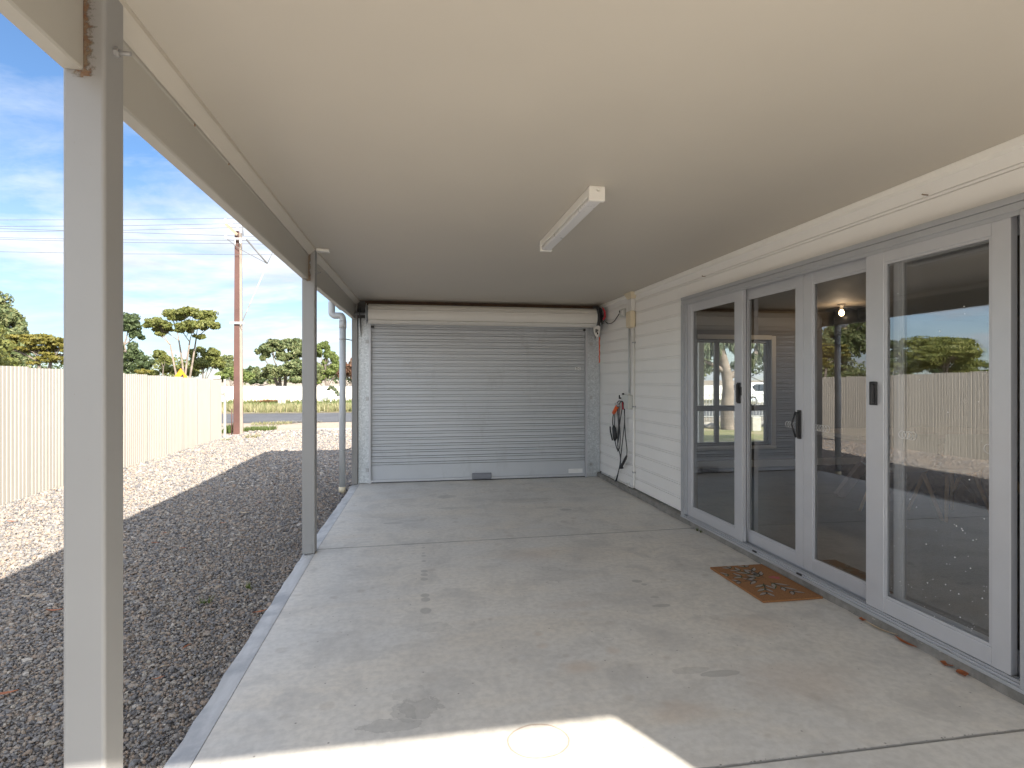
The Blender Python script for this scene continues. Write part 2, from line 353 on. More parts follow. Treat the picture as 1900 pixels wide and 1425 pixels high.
# ------------------------------------------------------------------ mesh helpers
ORG = {}
class MB:
    def __init__(s): s.v = []; s.f = []; s.mi = []; s.sm = []
    def addmesh(s, vs, fs, mi=0, sm=False):
        o = len(s.v); s.v += [tuple(p) for p in vs]
        for f in fs: s.f.append(tuple(i+o for i in f)); s.mi.append(mi); s.sm.append(sm)
        return s
    def box(s, x0, x1, y0, y1, z0, z1, mi=0):
        x0, x1 = min(x0,x1), max(x0,x1); y0, y1 = min(y0,y1), max(y0,y1); z0, z1 = min(z0,z1), max(z0,z1)
        vs = [(x0,y0,z0),(x1,y0,z0),(x1,y1,z0),(x0,y1,z0),(x0,y0,z1),(x1,y0,z1),(x1,y1,z1),(x0,y1,z1)]
        return s.addmesh(vs, [(0,3,2,1),(4,5,6,7),(0,1,5,4),(1,2,6,5),(2,3,7,6),(3,0,4,7)], mi)
    def rbox(s, x0, x1, y0, y1, z0, z1, r=.006, seg=2, mi=0, mat=None):
        x0, x1 = min(x0,x1), max(x0,x1); y0, y1 = min(y0,y1), max(y0,y1); z0, z1 = min(z0,z1), max(z0,z1)
        bm = bmesh.new(); bmesh.ops.create_cube(bm, size=1)
        for v in bm.verts: v.co = Vector(((x0+x1)/2+v.co.x*(x1-x0), (y0+y1)/2+v.co.y*(y1-y0), (z0+z1)/2+v.co.z*(z1-z0)))
        r = min(r, .45*min(x1-x0, y1-y0, z1-z0))
        bmesh.ops.bevel(bm, geom=list(bm.edges), offset=r, segments=seg, affect='EDGES', profile=.5)
        return s.frombm(bm, mi, mat)
    def frombm(s, bm, mi=0, mat=None, sm=False):
        if mat is not None: bm.transform(mat)
        bm.verts.index_update()
        s.addmesh([v.co[:] for v in bm.verts], [[v.index for v in f.verts] for f in bm.faces], mi, sm); bm.free(); return s
    def tube(s, pts, r, n=10, mi=0, cap=True, sm=True):
        pts = [Vector(p) for p in pts]; k = len(pts)
        rs = list(r) if hasattr(r, '__len__') else [r]*k
        o = len(s.v); up = None
        for i, p in enumerate(pts):
            d = (pts[min(i+1,k-1)]-pts[max(i-1,0)]).normalized()
            if up is None: up = d.orthogonal().normalized()
            up = (up-d*up.dot(d)); up = up.normalized() if up.length > 1e-6 else d.orthogonal().normalized()
            w = d.cross(up)
            for j in range(n):
                a = 2*math.pi*j/n; s.v.append(tuple(p+(up*math.cos(a)+w*math.sin(a))*rs[i]))
        for i in range(k-1):
            for j in range(n):
                j2 = (j+1) % n; s.f.append((o+i*n+j, o+i*n+j2, o+(i+1)*n+j2, o+(i+1)*n+j)); s.mi.append(mi); s.sm.append(sm)
        if cap:
            s.f.append(tuple(o+j for j in range(n))[::-1]); s.mi.append(mi); s.sm.append(False)
            s.f.append(tuple(o+(k-1)*n+j for j in range(n))); s.mi.append(mi); s.sm.append(False)
        return s
    def lathe(s, prof, c=(0,0,0), axis='z', n=24, mi=0, sm=True):
        o = len(s.v); k = len(prof)
        for (r, h) in prof:
            for j in range(n):
                a = 2*math.pi*j/n; x, y = r*math.cos(a), r*math.sin(a)
                p = {'z': (x,y,h), 'x': (h,x,y), 'y': (x,h,y)}[axis]
                s.v.append((p[0]+c[0], p[1]+c[1], p[2]+c[2]))
        for i in range(k-1):
            for j in range(n):
                j2 = (j+1) % n; s.f.append((o+i*n+j, o+i*n+j2, o+(i+1)*n+j2, o+(i+1)*n+j)); s.mi.append(mi); s.sm.append(sm)
        s.f.append(tuple(o+j for j in range(n))[::-1]); s.mi.append(mi); s.sm.append(False)
        s.f.append(tuple(o+(k-1)*n+j for j in range(n))); s.mi.append(mi); s.sm.append(False)
        return s
    def extrude(s, prof, axis, a0, a1, mi=0, closed=True, cap=True):
        "2-D profile swept along an axis ('x': prof=(y,z); 'y': prof=(x,z); 'z': prof=(x,y))"
        def P(p, a): return {'x': (a,p[0],p[1]), 'y': (p[0],a,p[1]), 'z': (p[0],p[1],a)}[axis]
        k = len(prof); o = len(s.v)
        s.v += [P(p, a0) for p in prof]+[P(p, a1) for p in prof]
        for i in range(k if closed else k-1):
            j = (i+1) % k; s.f.append((o+i, o+j, o+k+j, o+k+i)); s.mi.append(mi); s.sm.append(False)
        if closed and cap:
            s.f.append(tuple(range(o, o+k))); s.mi.append(mi); s.sm.append(False)
            s.f.append(tuple(range(o+k, o+2*k))[::-1]); s.mi.append(mi); s.sm.append(False)
        return s
    def build(s, name, mats, parent=None, loc=None, fix=True):
        if not isinstance(mats, (list, tuple)): mats = [mats]
        if parent is not None: org = Vector(ORG.get(parent.name, (0,0,0)))
        elif loc is not None: org = Vector(loc)
        else: org = Vector((0,0,0))
        me = bpy.data.meshes.new(name)
        me.from_pydata([(p[0]-org.x, p[1]-org.y, p[2]-org.z) for p in s.v], [], s.f)
        for m in mats: me.materials.append(m)
        me.polygons.foreach_set('material_index', s.mi); me.polygons.foreach_set('use_smooth', s.sm)
        if fix:
            bm = bmesh.new(); bm.from_mesh(me); bmesh.ops.recalc_face_normals(bm, faces=bm.faces); bm.to_mesh(me); bm.free()
        me.update()
        o = bpy.data.objects.new(name, me); COL.objects.link(o)
        if parent is not None: o.parent = parent
        else: o.location = org
        ORG[o.name] = tuple(org); return o
def tag(o, label=None, cat=None, group=None, kind=None):
    if label: o['label'] = label
    if cat: o['category'] = cat
    if group: o['group'] = group
    if kind: o['kind'] = kind
    return o
def thing(name, loc, label, cat, group=None):
    e = bpy.data.objects.new(name, None); COL.objects.link(e); e.location = loc; e.empty_display_size = .1
    ORG[e.name] = tuple(loc); return tag(e, label, cat, group)
def copy_tree(o, parent=None):
    c = o.copy(); COL.objects.link(c); c.parent = parent
    for ch in list(o.children): copy_tree(ch, c)
    return c
def npmesh(name, V, faces, mats, parent=None, mi=None, smooth=False):
    "V (N,3), faces (M,k) numpy -> fast mesh object"
    org = np.array(ORG.get(parent.name, (0,0,0))) if parent is not None else np.zeros(3)
    me = bpy.data.meshes.new(name); N, (Mf, k) = len(V), faces.shape
    me.vertices.add(N); me.vertices.foreach_set('co', (V-org).astype(np.float32).ravel())
    me.loops.add(Mf*k); me.loops.foreach_set('vertex_index', faces.astype(np.int32).ravel())
    me.polygons.add(Mf); me.polygons.foreach_set('loop_start', (np.arange(Mf)*k).astype(np.int32)); me.polygons.foreach_set('loop_total', np.full(Mf, k, np.int32))
    for m in (mats if isinstance(mats, (list, tuple)) else [mats]): me.materials.append(m)
    if mi is not None: me.polygons.foreach_set('material_index', mi.astype(np.int32))
    me.polygons.foreach_set('use_smooth', np.full(Mf, smooth))
    me.update(); me.validate()
    o = bpy.data.objects.new(name, me); COL.objects.link(o)
    if parent is not None: o.parent = parent
    ORG[o.name] = tuple(org); return o

GZ = -.05            # gravel level below the slab
def xl(Y):           # outer edge of the slab and of the beam line
    return -.905 if Y < 4.7 else -.905+(Y-4.7)/3.0*.055

# ------------------------------------------------------------------ ground
def gz(x, y):        # the far right of the street falls away a little
    t = max(0, min(1, (y-20)/14))*max(0, min(1, (x-4)/12)); return -.09-.26*t
g = MB(); xs = [-600,-120,-50,-20,-10,-5,0,4,6,8,10,12,14,16,20,30,60,150,600]; ys = [-300,-60,-15,0,8,12,16,18,20,22,24,26,28,30,34,38,42,60,120,300,900]
for y in ys:
    for x in xs: g.v.append((x, y, gz(x, y)))
w = len(xs)
for j in range(len(ys)-1):
    for i in range(w-1): g.f.append((j*w+i, j*w+i+1, (j+1)*w+i+1, (j+1)*w+i)); g.mi.append(0); g.sm.append(True)
tag(g.build('ground', M['dirt']), kind='structure')
def sheet(name, x0, x1, y0, y1, dz, mat, nx=30, ny=6, wob=0):
    s = MB()
    for j in range(ny+1):
        for i in range(nx+1):
            x = x0+(x1-x0)*i/nx; y = y0+(y1-y0)*j/ny
            if wob and j in (0, ny): y += wob*(random.random()-.5)
            s.v.append((x, y, gz(x, y)+dz))
    for j in range(ny):
        for i in range(nx): a = j*(nx+1)+i; s.f.append((a, a+1, a+nx+2, a+nx+1)); s.mi.append(0); s.sm.append(True)
    return tag(s.build(name, mat), kind='structure')
sheet('road', -90, 90, 20.2, 25.6, .012, M['road'], 90, 6, .12)
sheet('verge', -90, 90, 25.9, 34.6, .015, M['verge'], 90, 8, .3)
sheet('footpath', -90, 90, 34.6, 36.6, .02, M['path'], 60, 2, .1)
sheet('far_verge', -90, 90, 36.6, 60, .016, M['verge'], 60, 5)
sheet('lawn', 2.9, 30, 9.9, 17.6, .03, M['lawn'], 40, 10)
gb = MB(); gb.addmesh([(-5.2,-8,-.075),(-.80,-8,-.075),(-.80,8.0,-.075),(2.7,8.0,-.075),(2.7,17.2,-.075),(-3,17.6,-.075),(-5.2,15.6,-.075)], [(0,1,2,3,4,5,6)])
tag(gb.build('gravel_bed', M['gravelbase']), kind='structure')

def stones(boxes):
    ico = [Vector(v) for v in ((0,0,1),(.894,0,.447),(.276,.851,.447),(-.724,.526,.447),(-.724,-.526,.447),(.276,-.851,.447),(.724,.526,-.447),(-.276,.851,-.447),(-.894,0,-.447),(-.276,-.851,-.447),(.724,-.526,-.447),(0,0,-1))]
    IF = np.array([(0,1,2),(0,2,3),(0,3,4),(0,4,5),(0,5,1),(1,6,2),(2,7,3),(3,8,4),(4,9,5),(5,10,1),(1,10,6),(2,6,7),(3,7,8),(4,8,9),(5,9,10),(11,7,6),(11,8,7),(11,9,8),(11,10,9),(11,6,10)])
    B = np.array([v[:] for v in ico]); VV = []; FF = []; off = 0
    for (x0, x1, y0, y1, pitch, size) in boxes:
        gx, gy = np.meshgrid(np.arange(x0, x1, pitch), np.arange(y0, y1, pitch)); n = gx.size
        P = np.stack([gx.ravel(), gy.ravel()], 1)+rng.uniform(-.6, .6, (n, 2))*pitch
        S = size*rng.lognormal(0, .32, n)
        sh = rng.uniform(.55, 1.15, (n, 3)); sh[:, 2] *= .72
        V = B[None]*(1+rng.uniform(-.28, .28, (n, 12, 1)))*sh[:, None, :]*S[:, None, None]*.5
        a = rng.uniform(0, 2*np.pi, n); tl = rng.normal(0, .5, n)
        c, s_ = np.cos(tl), np.sin(tl); y, z = V[..., 1].copy(), V[..., 2].copy()
        V[..., 1] = y*c[:, None]-z*s_[:, None]; V[..., 2] = y*s_[:, None]+z*c[:, None]
        c, s_ = np.cos(a), np.sin(a); x, y = V[..., 0].copy(), V[..., 1].copy()
        V[..., 0] = x*c[:, None]-y*s_[:, None]; V[..., 1] = x*s_[:, None]+y*c[:, None]
        V[..., 0] += P[:, 0:1]; V[..., 1] += P[:, 1:2]; V[..., 2] += (-.062+rng.uniform(-.008, .010, n)+.008*np.sin(P[:, 0]*2.1+P[:, 1]*1.3))[:, None]
        VV.append(V.reshape(-1, 3)); FF.append((np.arange(n)*12)[:, None, None]+IF[None]+off); FF[-1] = FF[-1].reshape(-1, 3); off += n*12
    return np.concatenate(VV), np.concatenate(FF)
V, Fc = stones([(-4.0,-.92,1.6,3.6,.0115,.0165), (-4.74,-.91,3.6,5.6,.0145,.020), (-4.74,-.90,5.6,8.0,.020,.025), (-4.74,-.1,8.0,14.5,.031,.034), (-4.6,1.5,14.5,16.8,.075,.06), (-4.74,-4.0,1.6,3.6,.022,.027), (-4.74,-.92,-1.5,1.6,.03,.035)])
go = npmesh('gravel', V, Fc, M['stone']); tag(go, kind='stuff'); go['label'] = 'grey and brown crushed stone gravel beside the concrete'; go['category'] = 'gravel'

# ------------------------------------------------------------------ patio slab
s = MB(); J1, J2 = 4.80, 1.87; gap = .004
def slabpiece(y0, y1, sk0=0, sk1=0):
    ye = sorted(set([y0, y1]+([4.7] if y0 < 4.7 < y1 else [])))
    def edge(y): return xl(y)+.10
    n = len(ye)
    top = []
    def yy(y, x):
        k = (x+.8)/3.4
        return y+(sk0*k if y == y0 else 0)+(sk1*k if y == y1 else 0)
    for y in ye: top.append((edge(y), yy(y, edge(y))))
    for y in reversed(ye): top.append((2.585, yy(y, 2.585)))
    r = .0012
    o = len(s.v); k = len(top)
    cx = sum(p[0] for p in top)/k; cy = sum(p[1] for p in top)/k
    s.v += [(p[0], p[1]+(r if abs(p[1]-y0) < .2 else -r if abs(p[1]-y1) < .2 else 0), 0) for p in top]
    s.v += [(p[0], p[1], -.006) for p in top]; s.v += [(p[0], p[1], -.12) for p in top]
    s.f.append(tuple(range(o, o+k))); s.mi.append(0); s.sm.append(False)
    for L in (0, 1):
        for i in range(k):
            j = (i+1) % k; s.f.append((o+L*k+i, o+L*k+j, o+(L+1)*k+j, o+(L+1)*k+i)); s.mi.append(0); s.sm.append(False)
slabpiece(-1.1, J2-gap, 0, -.02); slabpiece(J2+gap, J1-gap, -.02, .09); slabpiece(J1+gap, 7.98, .09, 0)
s.box(xl(0)+.1, 2.58, -1.1, 7.98, -.12, -.035)
s.mi = [0]*len(s.f); s.mi[-6:] = [1]*6
tag(s.build('patio_slab', [M['concrete'], M['kerb']]), kind='structure')
b = MB()
for y0, y1 in ((-1.1, 1.866), (1.874, 4.70), (4.70, 4.796), (4.804, 7.70)):
    a0, a1 = xl(y0), xl(y1)
    n = max(1, int((y1-y0)/.12))
    for i in range(n):
        ya, yb = y0+(y1-y0)*i/n, y0+(y1-y0)*(i+1)/n
        xa, xb = xl(ya), xl(yb)
        if i == 0: ja = random.uniform(-.004, .004)
        jb = random.uniform(-.005, .005) if i < n-1 else 0
        q = [(xa+ja,ya,-.012),(xa+.098,ya,.001),(xb+.098,yb,.001),(xb+jb,yb,-.012),(xa+ja-.004,ya,-.12),(xb+jb-.004,yb,-.12)]
        b.addmesh(q, [(0,1,2,3),(0,3,5,4)]); ja = jb
tag(b.build('slab_edge', M['band']), kind='structure')
# crumbly lip along the near joint
c = MB()
for i in range(60):
    x = -.4+i*.05+random.uniform(-.01,.01); y = J2-.02*(x+.8)/3.4+.012
    pts = [(x, y, .0005), (x+.05, y, .0005), (x+.05, y+random.uniform(.002,.012), .0005), (x, y+random.uniform(.002,.012), .0005)]
for i in range(40):
    x = random.uniform(.6, 2.5); y = J2-.02*(x+.8)/3.4+random.uniform(.002,.012); r = random.uniform(.0012,.0028)
    c.rbox(x-r*1.5, x+r*1.5, y-r, y+r, .0, r*.8, .0008, 1)
tag(c.build('joint_crumbs', M['kerb']), 'small grey mortar crumbs along the near slab joint', 'crumbs', kind='stuff')

# ------------------------------------------------------------------ house
WX = 2.62          # cladding face
HY0, HY1 = -1.20, 7.98
house = thing('house', (WX+.1, 3.4, 0), 'white weatherboard house with grey sliding glass doors opening to the patio', 'house')
cl = MB(); pitch = .1425; face = .118
def clad(y0, y1, zlo, zhi):
    z = .075; prof = []
    while z < 2.47:
        prof += [(WX, z), (WX, z+face), (WX+.012, z+face+.001), (WX+.012, z+face+.0045), (WX+.004, z+face+.006), (WX+.004, z+pitch-.0055), (WX+.012, z+pitch-.0045), (WX+.012, z+pitch-.001)]
        z += pitch
    pr = [p for p in prof if zlo+1e-3 <= p[1] <= zhi-1e-3]
    x_at = lambda zz: WX if ((zz-.075) % pitch) <= face else WX+.004
    pr = [(x_at(zlo+1e-4), zlo)]+pr+[(x_at(zhi-1e-4), zhi)]
    pr += [(WX+.06, zhi), (WX+.06, zlo)]
    cl.extrude(pr, 'y', y0, y1)
DY0, DY1 = 1.93, 5.14   # door opening
clad(DY1+.002, HY1, .075, 2.47); clad(DY0, DY1, 2.205, 2.47); clad(HY0, DY0-.002, .075, 2.47)
cl.build('cladding', M['clad'], house)
k = MB()
n = 70
for i in range(n):   # rough footing showing under the boards
    y0 = HY0+(HY1-HY0)*i/n; y1 = HY0+(HY1-HY0)*(i+1)/n
    if i == 0: a, bz = 2.575, .06
    a2 = 2.572+random.uniform(-.006,.006); b2 = .066+random.uniform(-.008,.006)
    q = [(a,y0,-.1),(a2,y1,-.1),(a2,y1,b2-.01),(a,y0,bz-.01),(a+.012,y0,bz),(a2+.012,y1,b2),(2.72,y0,bz),(2.72,y1,b2)]
    k.addmesh(q, [(0,1,2,3),(3,2,5,4),(4,5,7,6)]); a, bz = a2, b2
k.build('footing', M['kerb'], house)
m = MB(); m.extrude([(WX-.002,2.418),(WX-.026,2.428),(WX-.034,2.452),(WX-.034,2.4595),(WX-.002,2.4595)], 'y', HY0+.15, 7.9)
m.build('cornice', M['white'], house)
e = MB(); e.box(WX+.006, WX+.12, HY0-.012, HY0-.001, -.05, 2.45); e.box(WX+.006, 10, HY0-.012, HY0-.14, -.05, 2.45); e.build('end_wall', M['clad'], house)
wn = MB(); wn.box(WX-.006, WX-.001, 7.90, 7.98, .08, 2.41); wn.build('corner_trim', M['white'], house)
rf = MB(); rf.extrude([(2.60,2.62),(6.3,3.35),(10.6,2.5),(10.6,2.4),(6.3,3.22),(2.60,2.50)], 'y', HY0-.012, 8.13); rf.build('roof', M['steelpole'], house)
# interior shell
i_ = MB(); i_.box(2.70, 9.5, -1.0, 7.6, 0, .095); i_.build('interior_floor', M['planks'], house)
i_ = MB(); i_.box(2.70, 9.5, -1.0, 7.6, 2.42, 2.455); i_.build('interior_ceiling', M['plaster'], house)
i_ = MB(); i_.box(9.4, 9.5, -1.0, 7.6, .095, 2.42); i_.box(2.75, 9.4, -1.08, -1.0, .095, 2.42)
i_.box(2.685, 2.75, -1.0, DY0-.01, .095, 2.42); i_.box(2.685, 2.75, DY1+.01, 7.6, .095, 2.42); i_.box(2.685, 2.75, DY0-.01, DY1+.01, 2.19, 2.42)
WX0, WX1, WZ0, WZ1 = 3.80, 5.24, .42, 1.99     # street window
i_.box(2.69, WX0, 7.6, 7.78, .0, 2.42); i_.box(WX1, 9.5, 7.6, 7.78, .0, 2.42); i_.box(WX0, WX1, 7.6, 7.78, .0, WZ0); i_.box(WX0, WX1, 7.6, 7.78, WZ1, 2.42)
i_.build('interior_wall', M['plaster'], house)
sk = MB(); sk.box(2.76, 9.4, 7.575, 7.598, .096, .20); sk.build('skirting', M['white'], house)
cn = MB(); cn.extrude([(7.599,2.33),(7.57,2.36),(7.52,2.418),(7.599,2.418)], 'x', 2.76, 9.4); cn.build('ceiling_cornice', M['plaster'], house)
w = MB()
fw = .045
for (x0, x1, z0, z1) in ((WX0,WX1,WZ0,WZ0+fw),(WX0,WX1,WZ1-fw,WZ1),(WX0,WX0+fw,WZ0,WZ1),(WX1-fw,WX1,WZ0,WZ1),(WX0+fw,WX1-fw,.93,1.01),(4.375,4.435,WZ0+fw,.93),(4.37,4.44,1.01,WZ1-fw)):
    w.box(x0, x1, 7.66, 7.71, z0, z1)
win = w.build('window', M['darkframe'], house)
wg = MB(); wg.box(WX0+.03, WX1-.03, 7.684, 7.688, WZ0+.03, WZ1-.03); wg.build('pane', M['clear'], win)
sl = MB(); sl.box(WX0-.06, WX1+.06, 7.55, 7.597, WZ0-.05, WZ0-.004); sl.box(WX1+.004, WX1+.07, 7.575, 7.597, WZ0, WZ1+.06); sl.box(WX0-.07, WX0-.004, 7.575, 7.597, WZ0, WZ1+.06); sl.box(WX0, WX1, 7.575, 7.597, WZ1+.004, WZ1+.07); sl.build('architrave', M['white'], win)
for px, py in ((1722,362),(1308,513)):
    a = (px-950)/F; t = WX/(a*CT+ST); z = CH-(py-HY)/F*t; y = (-a*ST+CT)*t
    hk = MB(); hk.tube([(WX+.004,y,z),(WX-.02,y,z),(WX-.024,y+.012,z+.006),(WX-.014,y+.02,z+.01)], .003, 6); hk.build('screw_hook', M['screw'], house)

# sliding doors: two tracks inside one frame
df = MB()
XO0, XO1 = 2.566, 2.684
df.rbox(XO0, XO1, DY0, DY1, 2.1715, 2.203, .003); df.rbox(XO0+.003, XO1, DY0, DY1, 2.135, 2.170, .003)                 # head
df.box(XO0+.012, XO0+.016, DY0+.05, DY1-.05, 2.115, 2.136)
df.rbox(XO0, XO1, DY1-.05, DY1, .052, 2.134, .003); df.rbox(XO0+.006, XO1, DY1-.10, DY1-.052, .09, 2.134, .003)
df.rbox(XO0, XO1, DY0, DY0+.075, .052, 2.134, .003); df.rbox(XO0-.012, XO0+.02, DY0-.05, DY0+.03, .05, 2.20, .003)
df.rbox(XO0-.004, XO0+.022, DY0, DY1-.002, .050, .066, .002); df.rbox(XO0+.010, XO1, DY0+.076, DY1-.052, .058, .076, .003)
df.box(2.588, 2.593, DY0+.08, DY1-.1, .076, .088); df.box(2.607, 2.612, DY0+.08, DY1-.1, .076, .090); df.box(2.648, 2.653, DY0+.08, DY1-.1, .076, .092)
frame = df.build('door_frame', M['aluframe'], house)
for y in (3.93, 3.42):
    d2 = MB(); d2.rbox(2.565, 2.577, y-.022, y+.022, .067, .078, .002); d2.build('drain_cap', M['black'], frame)
def panel(y0, y1, outer, ls, rs, label, top=.075, bot=.085):
    "y1 is the far (left in the photo) side"
    xa = 2.583 if outer else 2.637; xb = xa+.038
    z0, z1 = (.092, 2.132)
    p = MB()
    p.rbox(xa, xb, y1-ls, y1, z0, z1, .003); p.rbox(xa, xb, y0, y0+rs, z0, z1, .003)
    p.rbox(xa+.0015, xb-.0015, y0+rs+.0005, y1-ls-.0005, z1-top, z1, .003); p.rbox(xa+.0015, xb-.0015, y0+rs+.0005, y1-ls-.0005, z0, z0+bot, .003)
    # glazing bead
    bx0, bx1 = xa+.006, xa+.014; gy0, gy1 = y0+rs, y1-ls; gz0, gz1 = z0+bot, z1-top; bw = .014
    p.box(bx0, bx1, gy0+.0005, gy0+bw, gz0+.0005, gz1-.0005); p.box(bx0, bx1, gy1-bw, gy1-.0005, gz0+.0005, gz1-.0005)
    p.box(bx0, bx1, gy0+bw, gy1-bw, gz0+.0005, gz0+bw); p.box(bx0, bx1, gy0+bw, gy1-bw, gz1-bw, gz1-.0005)
    o = p.build('sliding_door_panel', M['alu'], house); o['label'] = label
    q = MB(); xg = xa+.018; q.addmesh([(xg,gy0+.001,gz0+.001),(xg,gy1-.001,gz0+.001),(xg,gy1-.001,gz1-.001),(xg,gy0+.001,gz1-.001)], [(0,1,2,3)])
    q.build('glass', M['glass'], o, fix=False)
    return o, xg
p1, xg1 = panel(4.115, 5.035, True, .085, .105, 'narrow grey framed glass door panel at the far end')
p2, xg2 = panel(3.465, 4.19, False, .06, .075, 'recessed grey framed glass door panel beside the far panel')
p3, xg3 = panel(2.688, 3.462, False, .085, .028, 'recessed grey framed glass door panel in the middle')
p4, xg4 = panel(2.055, 2.86, True, .125, .085, 'nearest grey framed glass door panel with a wide mitred frame')
p5, xg5 = panel(2.006, 2.685, False, .006, .03, 'sliver of glass door panel behind the nearest panel')
def handle(parent, y, z, h, w, x, lever=False):
    q = MB()
    q.rbox(x-.012, x+.002, y-w/2, y+w/2, z-h/2, z+h/2, .005, 3)
    q.rbox(x-.034, x-.011, y-w/2+.004, y-w/2+.02, z-h/2+.012, z+h/2-.012, .006, 3)
    if lever: q.tube([(x-.03,y+w*.1,z-h*.45),(x-.05,y+w*.55,z),(x-.03,y+w*.1,z+h*.45)], .006, 8)
    q.build('handle', M['black'], parent)
handle(p1, 4.155, 1.29, .17, .045, 2.583); handle(p2, 3.50, 1.085, .20, .035, 2.637, True); handle(p4, 2.80, 1.32, .135, .05, 2.583)
q = MB(); q.rbox(2.572, 2.583, 4.118, 4.142, 1.27, 1.34, .003); q.build('latch', M['black'], p1)
def rings(parent, x, y, z, n, step=.026):
    q = MB()
    for i in range(n):
        cy = y-step*i; q.tube([(x-.0015, cy+.021*math.cos(a), z+.021*math.sin(a)) for a in np.linspace(0, 2*math.pi, 25)], .0011, 5, cap=False)
    q.build('safety_decal', M['decal'], parent)
rings(p2, xg2, 3.655, 1.075, 4); rings(p3, xg3, 3.36, 1.075, 5); rings(p4, xg4, 2.63, 1.10, 4, .022); rings(p4, xg4, 2.165, 1.08, 1)
q = MB()
for i in range(70):
    y = random.uniform(2.15, 2.70); z = .19+abs(random.gauss(0, .25)) if i < 55 else random.uniform(.3, 1.9); r = random.choice((.0012,.0016,.0025)); q.rbox(xg4-.002, xg4-.0005, y-r, y+r, z-r, z+r, .0004, 1)
tag(q.build('dirt_specks', M['decal'], p4), kind='stuff')

# ------------------------------------------------------------------ carport (patio roof)
car = thing('carport', (-.85, 3.4, 0), 'white flat ceilinged carport on square steel posts over the patio', 'carport')
c = MB(); c.box(-.845, WX-.0015, -1.0, 7.93, 2.46, 2.49); c.build('ceiling', M['ceiling'], car)
c = MB(); c.box(-.95, 2.598, -1.05, 8.13, 2.50, 2.60); c.build('roof', M['steelpole'], car)
def beam(y0, y1, name='beam'):
    x0, x1 = xl(y0+.01), xl(y1)
    q = MB()
    n = 6
    for i in range(n):
        a = x0+(x1-x0)*i/n; b = x0+(x1-x0)*(i+1)/n; ya = y0+(y1-y0)*i/n; yb = y0+(y1-y0)*(i+1)/n
        pr = [(0,2.215),(.004,2.205),(.046,2.205),(.05,2.211),(.05,2.385),(.053,2.39),(.053,2.498),(0,2.498)]
        o = len(q.v); kk = len(pr)
        q.v += [(a+p[0], ya, p[1]) for p in pr]+[(b+p[0], yb, p[1]) for p in pr]
        for j in range(kk): j2 = (j+1) % kk; q.f.append((o+j, o+j2, o+kk+j2, o+kk+j)); q.mi.append(0); q.sm.append(False)
        if i == 0: q.f.append(tuple(range(o, o+kk))); q.mi.append(0); q.sm.append(False)
        if i == n-1: q.f.append(tuple(range(o+kk, o+2*kk))); q.mi.append(0); q.sm.append(False)
    return q.build(name, M['beam'], car)
PY = [(-1.0,-.90), (1.62,1.72), (4.68,4.78)]
beam(-.90, 1.618); bm2 = beam(1.722, 4.678); beam(4.782, 7.70)
for y in (2.35, 2.75): q = MB(); q.rbox(-.857, -.849, y-.006, y+.006, 2.386, 2.396, .003); q.build('rivet', M['screw'], bm2)
# cover strip between beam and ceiling
for (y0, y1) in ((-.90, 1.66), (1.66, 4.72), (4.72, 7.72)):
    q = MB(); o0, o1 = xl(y0)+.0545, xl(y1)+.0545
    pr = [(0,2.4),(.01,2.404),(.040,2.432),(.046,2.44),(.046,2.4592),(0,2.4592)]
    kk = len(pr); q.v += [(o0+p[0], y0+.002, p[1]) for p in pr]+[(o1+p[0], y1-.002, p[1]) for p in pr]
    for j in range(kk): j2 = (j+1) % kk; q.f.append((j, j2, kk+j2, kk+j)); q.mi.append(0); q.sm.append(False)
    q.f.append(tuple(range(kk))); q.f.append(tuple(range(kk, 2*kk))); q.mi += [0,0]; q.sm += [False]*2
    q.build('cover_strip', M['ceiling'], car)
def post(y0, x0, label, wid=.10, base=0., top=2.459):
    q = MB(); q.rbox(x0, x0+wid, y0, y0+.10, base, top, .009, 3)
    o = q.build('post', M['steel'], car); o['label'] = label; return o
post(-1.0, -.905, 'steel post behind the camera end of the carport')
po1 = post(1.62, -.905, 'nearest white square steel post, rusty at its top')
po2 = post(4.68, -.905, 'middle white square steel post standing on the slab edge')
po3 = post(7.66, xl(7.7), 'end post beside the roller door', .075)
def nprect(m, x0, x1, y0, y1, z0, z1): m.rbox(x0, x1, y0, y1, z0, z1, .001, 1)
# rust stain and bolts on the near post
def ruststrip(po, y, wid):
    q = MB(); q.addmesh([(-.8545,y,2.19),(-.8545+wid,y,2.19),(-.8545+wid,y,2.456),(-.8545,y,2.456)], [(0,1,2,3)])
    q.addmesh([(-.90,y,2.186),(-.8545,y,2.186),(-.8545,y,2.2045),(-.90,y,2.2045)], [(0,1,2,3)])
    q.build('rust_stain', M['ruststain'], po, fix=False)
ruststrip(po1, 1.6185, .034); ruststrip(po2, 4.6785, .018)
for po, y, z in ((po1, 1.67, 2.285), (po2, 4.73, 2.27)):
    q = MB(); q.lathe([(.013,0),(.013,.012),(.0,.012)], (-.805,y,z), 'x', 6, sm=False); q.tube([(-.80,y,z),(-.765,y,z)], .006, 10)
    q.build('bolt', M['steel'], po)
q = MB(); q.rbox(-.80, -.70, 4.70, 4.76, 2.435, 2.4585, .003); q.build('ledger_bracket', M['white'], po2)
q = MB(); q.rbox(-.893, -.823, 4.676, 4.681, .004, .075, .002); q.build('base_plate', M['steel'], po2)
q = MB(); q.addmesh([(-.95,-1.040,2.205),(2.61,-1.012,2.205),(2.61,-.90,2.205),(-.95,-.93,2.205),(-.95,-1.040,2.499),(2.61,-1.012,2.499),(2.61,-.90,2.499),(-.95,-.93,2.499)], [(0,3,2,1),(4,5,6,7),(0,1,5,4),(1,2,6,5),(2,3,7,6),(3,0,4,7)])
q.build('end_beam', M['steel'], car)
